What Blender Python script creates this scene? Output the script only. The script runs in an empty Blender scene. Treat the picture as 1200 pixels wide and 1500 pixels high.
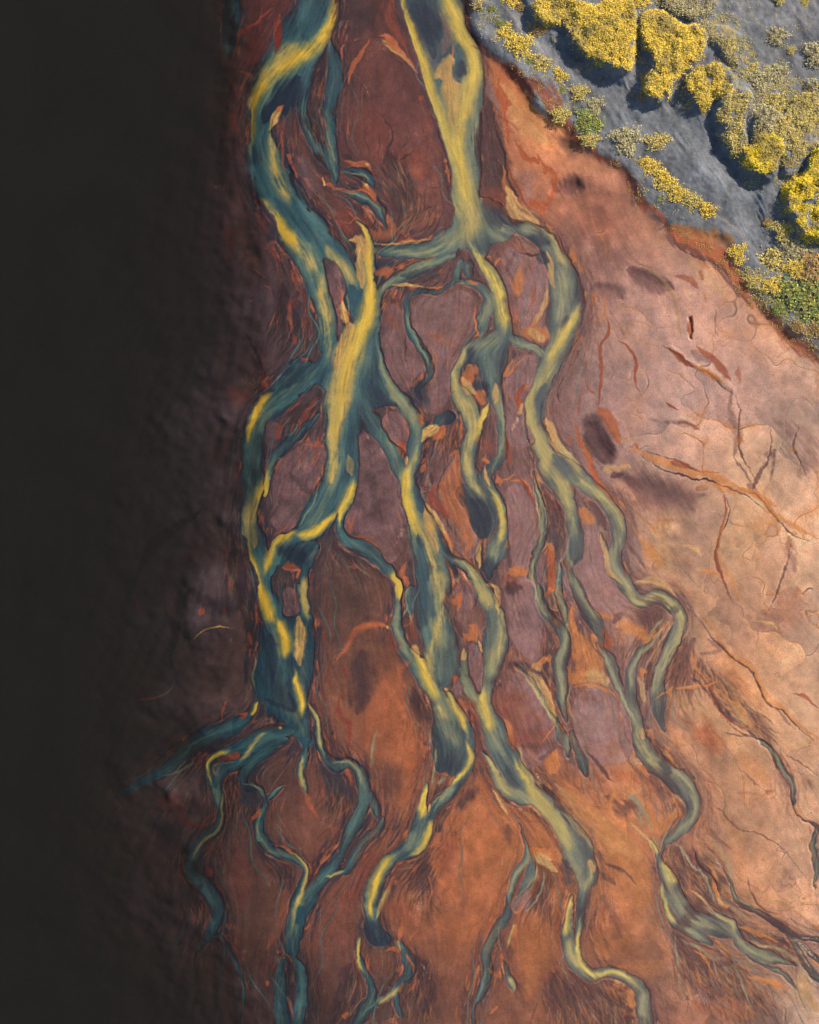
import bpy, math, random
import numpy as np
# ---------------------------------------------------------------- photo-plan frame: 1 unit of the plan = 0.2 m on the ground
U = 0.2
MG = 110                                   # margin of the surveyed plan round the frame
CW, CH = 1200 + 2*MG, 1500 + 2*MG
rng = np.random.RandomState(7)
random.seed(7)
SUN_AZ = math.radians(36)                  # direction to the sun, measured from +X towards +Y
SUN_EL = math.radians(30)

def blur1(a, r, ax):
    r = int(max(1, r)); n = 2*r+1
    pad = [(0, 0)]*a.ndim; pad[ax] = (r+1, r)
    c = np.cumsum(np.pad(a, pad, mode='edge').astype(np.float64), axis=ax)
    hi = [slice(None)]*a.ndim; lo = [slice(None)]*a.ndim
    hi[ax] = slice(n, None); lo[ax] = slice(0, -n)
    return ((c[tuple(hi)] - c[tuple(lo)])/n).astype(np.float32)
def blur(a, r, it=2):
    for _ in range(it):
        a = blur1(blur1(a, r, 0), r, 1)
    return a
def sstep(x): 
    x = np.clip(x, 0, 1); return x*x*(3-2*x)
def upnoise(cell, seed, h=CH, w=CW):
    """smooth noise, mean 0, std about 1, feature size = cell"""
    r = np.random.RandomState(seed)
    gh, gw = int(h/cell)+4, int(w/cell)+4
    g = r.randn(gh, gw).astype(np.float32)
    y = np.arange(h)/cell; x = np.arange(w)/cell
    yi = y.astype(int); xi = x.astype(int); fy = y-yi; fx = x-xi
    fy = (fy*fy*(3-2*fy))[:, None].astype(np.float32); fx = (fx*fx*(3-2*fx))[None, :].astype(np.float32)
    a = g[yi][:, xi]; b = g[yi][:, xi+1]; c = g[yi+1][:, xi]; d = g[yi+1][:, xi+1]
    return ((a*(1-fx)+b*fx)*(1-fy) + (c*(1-fx)+d*fx)*fy)*1.4
def fbm(cell, seed, n=4, g=.55):
    o = 0; amp = 1; t = 0
    for i in range(n):
        if cell < 1: break
        o = o + amp*upnoise(cell, seed+i*13); t += amp*amp; amp *= g; cell /= 2.0
    return o/math.sqrt(t)
gx = (np.arange(CW)-MG).astype(np.float32)[None, :]*np.ones((CH, 1), np.float32)
gy = (np.arange(CH)-MG).astype(np.float32)[:, None]*np.ones((1, CW), np.float32)

TILE = {'A': (250, 0, .29167), 'B': (500, 0, .29167), 'C': (650, 0, .45833), 'D': (250, 300, .29167), 'E': (500, 300, .29167),
        'F': (750, 300, .375), 'G': (250, 550, .29167), 'H': (500, 550, .29167), 'I': (750, 650, .375), 'J': (250, 850, .29167),
        'K': (500, 850, .29167), 'L': (200, 1150, .29167), 'M': (480, 1150, .29167), 'N': (750, 1050, .375),
        'O': (0, 600, .33333), 'P': (0, 1000, .33333), 'Z': (0, 0, 1.0)}
def pts_of(tile, s, n):
    ox, oy, k = TILE[tile]
    a = np.array([[float(v) for v in p.split(',')] for p in s.split()], np.float64)
    a[:, 0] = ox + a[:, 0]*k; a[:, 1] = oy + a[:, 1]*k
    if n == 3: a[:, 2] *= k
    return a
def catmull(a, closed=False, step=1.5):
    n = len(a); out = []
    rngi = range(n) if closed else range(n-1)
    for i in rngi:
        p0 = a[(i-1) % n] if closed or i > 0 else 2*a[0]-a[1]
        p1 = a[i]; p2 = a[(i+1) % n]
        p3 = a[(i+2) % n] if closed or i+2 < n else 2*a[-1]-a[-2]
        L = math.hypot(*(p2-p1)[:2]); m = max(2, int(L/step))
        t = (np.arange(m)/m)[:, None]
        out.append(.5*((2*p1)+(-p0+p2)*t+(2*p0-5*p1+4*p2-p3)*t*t+(-p0+3*p1-3*p2+p3)*t**3))
    if not closed: out.append(a[-1:])
    return np.concatenate(out)
# ---------------------------------------------------------------- survey of the delta: (tile, kind, 'x,y,width ...', options)
# kinds: W river body; L dry island outline; others are sediments / minerals of the palette
WATER = '''
A W 745,-300,210 745,-30,210 720,80,230 660,180,230 620,290,240 560,390,250 500,480,210 450,580,130 448,700,130 470,800,170 510,900,200 570,1000,240 640,1100,260 730,1200,250
D W 560,0,200 650,110,250 700,200,230 720,320,150 745,430,130 780,520,110 800,620,110 800,720,140 790,820,200
D W 720,130,120 810,220,100 880,330,100 915,430,120 930,520,100 950,590,60
D W 935,75,25 975,125,40 1000,190,50 985,270,110 990,350,80 985,450,90 980,560,110 940,680,190 900,800,230 880,900,200 860,1000,190 850,1200,260
D W 780,800,120 680,870,110 560,950,80 480,1010,90 430,1100,100 410,1200,110
D W 700,790,40 640,800,60 560,890,50 510,950,40
A W 800,200,50 830,330,80 820,430,70 800,540,60 800,650,60 800,760,60 820,850,70 830,930,60
A W 700,330,60 670,480,50 670,600,50 700,680,40 760,780,60 800,860,50
A W 840,960,30 930,980,50 1010,1010,60 1060,1080,60 1080,1140,40
A W 860,860,16 930,860,40 990,890,50 1020,940,40
A W 300,-20,110 300,90,100 285,180,60 275,260,30
G W 620,110,80 510,170,100 440,250,100 412,350,100 408,450,100 410,560,90 400,650,80 400,750,90 430,850,90 460,950,90 490,1050,90 500,1150,100
G W 740,190,40 660,270,50 590,340,55 530,410,50 490,500,35 470,600,60
G W 870,0,330 870,150,220 860,300,150 850,420,150 830,520,170 790,620,160 740,700,170 700,770,110 640,800,70 560,860,100 510,950,100 500,1050,100
G W 935,250,30 930,380,40 925,500,50 905,600,50 865,690,40 850,780,40 890,840,60 970,870,70 1040,920,75 1100,985,45 1120,1020,40 1150,1060,55 1155,1150,40
G W 960,170,120 1020,250,100 1060,330,110 1100,400,110 1140,480,70 1155,545,30
G W 1050,-40,40 1080,20,30 1130,90,45 1200,170,60
G W 740,850,60 700,900,50 670,990,40 670,1080,40 670,1200,40
J W 470,-20,100 480,80,110 500,180,130 510,260,130 540,350,180 540,450,220 550,550,220 580,620,180 640,700,130 670,780,140 680,850,90
J W 640,20,50 670,100,50 665,200,70 660,300,90 660,420,100 665,550,90
J W 575,20,20 560,80,25 556,160,25 560,220,80
J W 430,620,45 390,690,50 300,740,80 180,790,80 80,850,80 0,930,60 -80,980,40 -200,1040,24 -300,1090,16
J W 620,740,90 500,780,100 400,830,90 290,860,45 220,900,32 190,950,30 200,1030,36 230,1100,46 240,1200,50
J W 400,870,40 330,930,45 260,970,70 230,1020,50 240,1060,30
J W 580,800,70 480,860,55 400,930,60 360,1000,50 380,1060,30 450,1060,20 478,1120,24
J W 680,850,60 660,920,35 650,980,32 680,1080,24
J W 700,620,28 740,700,28 740,790,36 770,880,50 830,930,65 900,920,50 960,980,50 980,1080,75 960,1200,90
J W 980,1060,50 1020,1120,45 1040,1200,40
L W 400,0,56 420,110,56 400,190,56 350,260,66 300,340,56 260,400,56 270,470,66 340,520,76 390,580,66 400,650,56 380,730,50 320,810,26 290,860,18 280,950,14
L W 590,0,24 640,80,24 620,150,36 610,230,45 640,300,55 700,350,55 790,380,46 850,430,36 840,500,36 810,570,46 780,650,56 760,750,86 760,850,110
L W 730,10,16 690,50,20 655,90,24
L W 1150,0,90 1130,120,90 1080,230,60 1030,330,50 970,420,70 910,510,60 850,590,80 810,660,70 790,760,90 790,880,120
L W 750,900,80 730,950,60 720,1050,50 730,1200,60 730,1400,60
L W 800,880,60 830,950,60 820,1100,70 800,1200,60 790,1400,60
L W 1230,170,60 1210,220,55 1140,300,45 1080,390,40 1040,440,32 980,460,22 950,480,18
L W 380,770,18 430,790,16 520,990,14 530,1080,14 510,1200,14
B W 700,1000,60 760,1080,120 800,1140,110 860,1180,60
E W 600,130,170 500,210,110 380,230,80 260,230,80 150,220,80
E W 560,250,80 420,300,80 300,360,55 220,410,45 180,470,36 168,560,40 175,660,40 200,760,46 230,870,55 290,960,66 350,1040,76 380,1130,90 370,1200,95
E W 600,280,70 585,350,60 560,395,24 480,428,22 400,435,22 340,465,24 325,540,30 340,620,36 400,710,40 435,790,44 425,870,44 380,925,60 400,980,70
E W 640,180,50 700,270,60 760,360,75 790,460,80 810,560,80 825,640,90 750,720,110 740,820,110 750,900,90 780,1000,56 800,1100,46 810,1200,46
E W 800,660,60 740,680,70 660,700,70 600,770,56 575,850,50 580,920,60 620,1000,80 660,1100,90 660,1200,85
E W 850,660,60 890,680,50 960,710,46 1010,765,50
E W 590,380,30 680,400,34 730,450,46 740,520,60 710,600,80 690,660,90
E W 640,310,60 650,350,40
E W 560,1060,60 500,1085,50 460,1110,50
F W -60,90,80 50,100,90 130,130,80 175,210,70 205,300,110 215,390,130 200,480,130 160,580,110 110,680,90 85,770,76 85,860,76 115,950,86 160,1030,100 190,1110,76 220,1200,60
F W 150,980,70 230,1050,76 310,1110,66 400,1190,60
F W 110,130,40 145,210,36 160,300,50 180,380,60
H W 230,30,40 300,130,60 360,220,80 380,290,80 360,380,90 330,440,60
H W 150,220,70 230,330,105 280,430,95 300,540,34
H W 470,265,40 400,310,56 370,400,60 335,500,84 340,600,104 370,700,130 420,800,170 450,900,180 470,1000,190 470,1100,190 480,1200,170
H W 590,40,80 650,170,80 670,270,64 650,350,76 630,430,86 660,530,86 710,600,100
H W 760,50,90 780,150,56 800,260,46 800,380,46 760,450,56 720,500,54 750,570,54 800,640,46 820,720,46 820,800,66 780,880,130 745,960,130 750,1020,110
H W 740,140,14 712,220,24 680,300,40
H W 500,880,20 540,905,34 600,940,46 660,1000,60 720,1080,90 750,1180,110
H W 690,840,30 690,920,34 700,990,40
H W 1000,0,90 955,120,76 955,220,76 990,330,86 1040,430,110 1100,530,100 1140,630,64 1165,730,64 1170,820,76 1165,920,80
H W 965,470,16 1000,600,24 1020,720,34 1000,830,44 955,930,26 950,1030,26 980,1130,26 1030,1230,26
I W 190,170,70 225,260,66 240,350,56 240,440,50 222,490,22 265,580,50 310,660,60 340,730,36 345,790,20 380,850,44 400,920,46 440,990,36 460,1060,46 500,1150,60
I W 270,150,56 350,220,66 400,290,66 420,370,56 410,450,66 430,540,60 490,600,54 570,600,54 640,640,54 665,700,46 640,760,54 600,840,54 570,920,54 570,1000,100 575,1080,90 600,1130,50
I W 350,350,14 375,430,26 392,510,26 440,570,30
I W 110,380,44 75,470,24 70,560,26 110,640,34 170,700,44 200,770,46 190,850,54 190,950,54 205,1040,50 215,1090,36
I W 190,470,24 178,560,26 195,640,36 205,700,40
I W 545,760,16 490,820,26 465,880,36 465,980,36 480,1060,36 500,1130,40
I W 0,860,14 70,930,20 120,1030,26 180,1110,36 215,1180,50 225,1230,40
K W 280,0,40 285,80,46 285,150,46 280,250,56 310,340,60 380,420,80 440,510,80 490,590,90 530,680,110 560,780,140 570,870,140 560,950,120
K W 360,60,70 350,150,50
K W 430,-10,100 450,150,140 500,300,170 520,400,160 520,480,150 500,550,60
K W 540,560,36 590,650,50 630,760,60 640,860,50 615,950,60 570,1040,56 500,1130,56 450,1190,50
K W 600,440,36 640,550,56 700,640,60 740,720,90
K W 740,60,120 770,170,110 780,280,120 760,400,110 730,500,80 720,600,56 740,700,80 780,800,130 820,880,150 870,960,160 930,1050,130 1000,1130,110 1060,1200,90
K W 700,860,30 760,950,40 810,1040,60 880,1090,80 960,1130,80
K W 980,30,36 1020,150,40 1080,230,36
K W 640,350,30 620,410,34 630,480,36
M W 490,0,36 480,100,56 460,220,90 420,300,90 350,350,46 280,420,76 230,500,76 220,600,80 240,700,110 260,780,130
M W 650,0,50 570,90,50 520,170,40 510,220,34 480,310,34 410,360,46 350,380,50
M W 160,780,26 145,850,26 180,930,32 210,1010,32 210,1100,46 160,1180,56 100,1280,60
M W 370,800,40 400,870,66 400,960,56 350,1010,40 290,1070,24 240,1130,24
M W 960,180,14 990,280,24 1000,370,36 950,450,36 920,550,26 910,640,46 850,740,46 800,840,46 800,950,46 770,1060,46 735,1140,26 735,1300,26
M W 1030,380,30 1020,450,36 990,520,40 950,570,24
M W 880,880,16 900,950,26 940,1040,36
M W 300,1020,30 340,1080,24 380,1180,22
N W 0,300,90 90,310,90 160,370,76 210,450,84 250,530,116 290,600,100 280,670,86 260,710,50
N W 235,700,24 225,780,46 220,870,56 240,950,56 300,1010,46 380,1000,36 460,1030,46 510,1090,56 525,1200,60 530,1400,60
N W 200,370,20 270,450,24 320,540,24
N W 300,600,40 280,690,50 265,760,40 255,850,18 262,940,18 300,985,20
N W 470,0,56 490,80,70 540,160,86 600,210,80 660,260,86 705,330,60 705,390,50 670,430,50 615,480,50 590,530,26 570,560,22
N W 540,480,18 575,560,24 605,630,60 640,720,80 700,790,56 770,820,70 850,850,70 900,900,40
N W 582,620,16 600,740,26 640,810,36 720,850,46 780,900,60
N W 740,730,10 800,780,18 860,820,34 890,890,36 950,930,46 1040,950,36 1110,980,20
N W 800,560,8 850,640,10 870,700,12 900,750,14 980,780,20 1060,830,22 1100,880,26 1150,980,26 1240,1050,30 1400,1130,40
N W 1060,850,10 1120,880,18 1180,940,22 1260,980,26
N W 900,900,16 980,960,14 1060,1010,14 1140,1080,10
N W 1130,400,12 1190,430,14 1175,490,22 1190,580,22 1190,680,18
N W 1060,820,20 1130,860,20 1240,870,24 1400,860,30
N W 230,60,30 255,100,40 270,160,40 290,240,24
N W 840,-20,10 960,80,12 1020,140,16 1090,270,24 1105,370,16
'''
WPOLY = '''
B W 270,-400 290,0 330,130 370,250 400,360 440,480 480,600 520,720 545,830 555,950 555,1090 540,1210 640,1240 760,1200 720,1110 690,1000 695,850 700,600 715,450 710,300 660,180 610,0 590,-400
D W 760,760 700,850 780,930 790,1010 780,1200 780,1300 960,1300 960,1150 970,1060 1100,1000 1200,1040 1120,920 1050,800 1020,660 900,700
D D 620,520 720,480 750,620 760,720 700,790 620,780 600,600
G W 520,900 600,850 740,830 700,900 650,960 560,960
J W 440,200 540,180 660,190 690,210 705,400 690,560 700,680 640,700 610,640 500,610 430,610 410,500 440,350
H W 600,560 700,570 780,600 800,650 790,740 740,810 690,820 650,760 620,680 570,620
K W 450,830 480,700 600,720 620,800 620,930 560,980 480,970 460,900
M W 190,740 220,810 260,825 320,800 300,740 240,690 200,680
E W 520,130 640,220 700,300 760,200 840,170 760,100 600,90
E W 620,800 640,720 760,680 850,660 830,780 800,850 790,900 800,940 720,900 700,800
'''
ISL = '''
B L 320,-60 480,-60 500,20 545,100 568,190 560,265 545,290 500,310 470,350 430,300 400,230 370,160 340,80
D L 770,260 820,280 870,360 880,430 860,520 870,600 850,700 830,560 800,450 770,340
G L 540,440 590,390 660,340 720,315 765,340 770,420 740,500 720,580 680,650 640,730 610,780 560,800 510,740 490,640 510,520
G L 560,1150 560,1090 590,1050 630,1080 645,1150 640,1200 600,1210
J L 565,60 575,30 600,30 635,80 645,180 600,195 560,180
G L 1060,210 1090,170 1150,180 1190,240 1200,320 1150,340 1100,310 1060,260
G L 470,230 520,220 560,260 550,330 510,380 480,350
E L 205,500 250,490 310,520 320,600 350,700 400,760 420,840 370,870 330,950 260,880 220,780 190,660 188,560
E L 350,500 400,460 500,450 600,425 670,460 680,560 650,640 590,740 555,860 545,960 500,1040 440,1060 400,1020 440,900 460,800 440,720 380,650 340,580
E L 810,240 850,210 900,240 980,260 1040,330 1045,440 1010,560 1050,640 1040,700 960,690 900,640 850,520 830,440 800,340
E L 880,760 950,740 975,800 960,900 930,980 930,1080 960,1200 830,1200 820,1000 815,860
G L 950,300 1000,290 1050,350 1110,470 1160,560 1180,700 1190,800 1150,900 1090,950 1040,880 950,820 880,790 880,720 920,620 945,480
H L 200,230 240,175 300,190 330,250 335,330 300,360 240,320
K L 635,360 660,310 700,330 705,420 700,520 690,590 650,520 632,440
K L 560,40 600,10 650,10 680,60 660,170 620,240 580,180
K L 560,500 580,470 600,510 610,560 590,620 565,570
H L 470,340 560,360 600,380 600,480 570,560 600,650 640,740 690,830 680,900 640,930 560,850 500,760 440,650 430,520
I L 290,270 330,330 360,400 370,500 420,580 460,620 440,690 380,680 310,630 280,540 270,420
I L 245,1010 290,960 360,960 430,1010 450,1100 470,1180 440,1240 320,1250 270,1200 240,1110
H L 830,560 880,540 930,570 980,650 1000,720 990,820 940,900 920,960 870,960 845,850 835,700
K L 820,0 900,-20 960,20 990,110 1000,260 960,400 900,370 840,260 815,120
K L 830,520 870,460 930,480 1000,590 1070,720 1080,800 1030,900 960,960 900,860 850,700 810,600
M L 930,560 960,560 1010,520 1030,590 1000,640 950,650 920,620
'''
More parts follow.
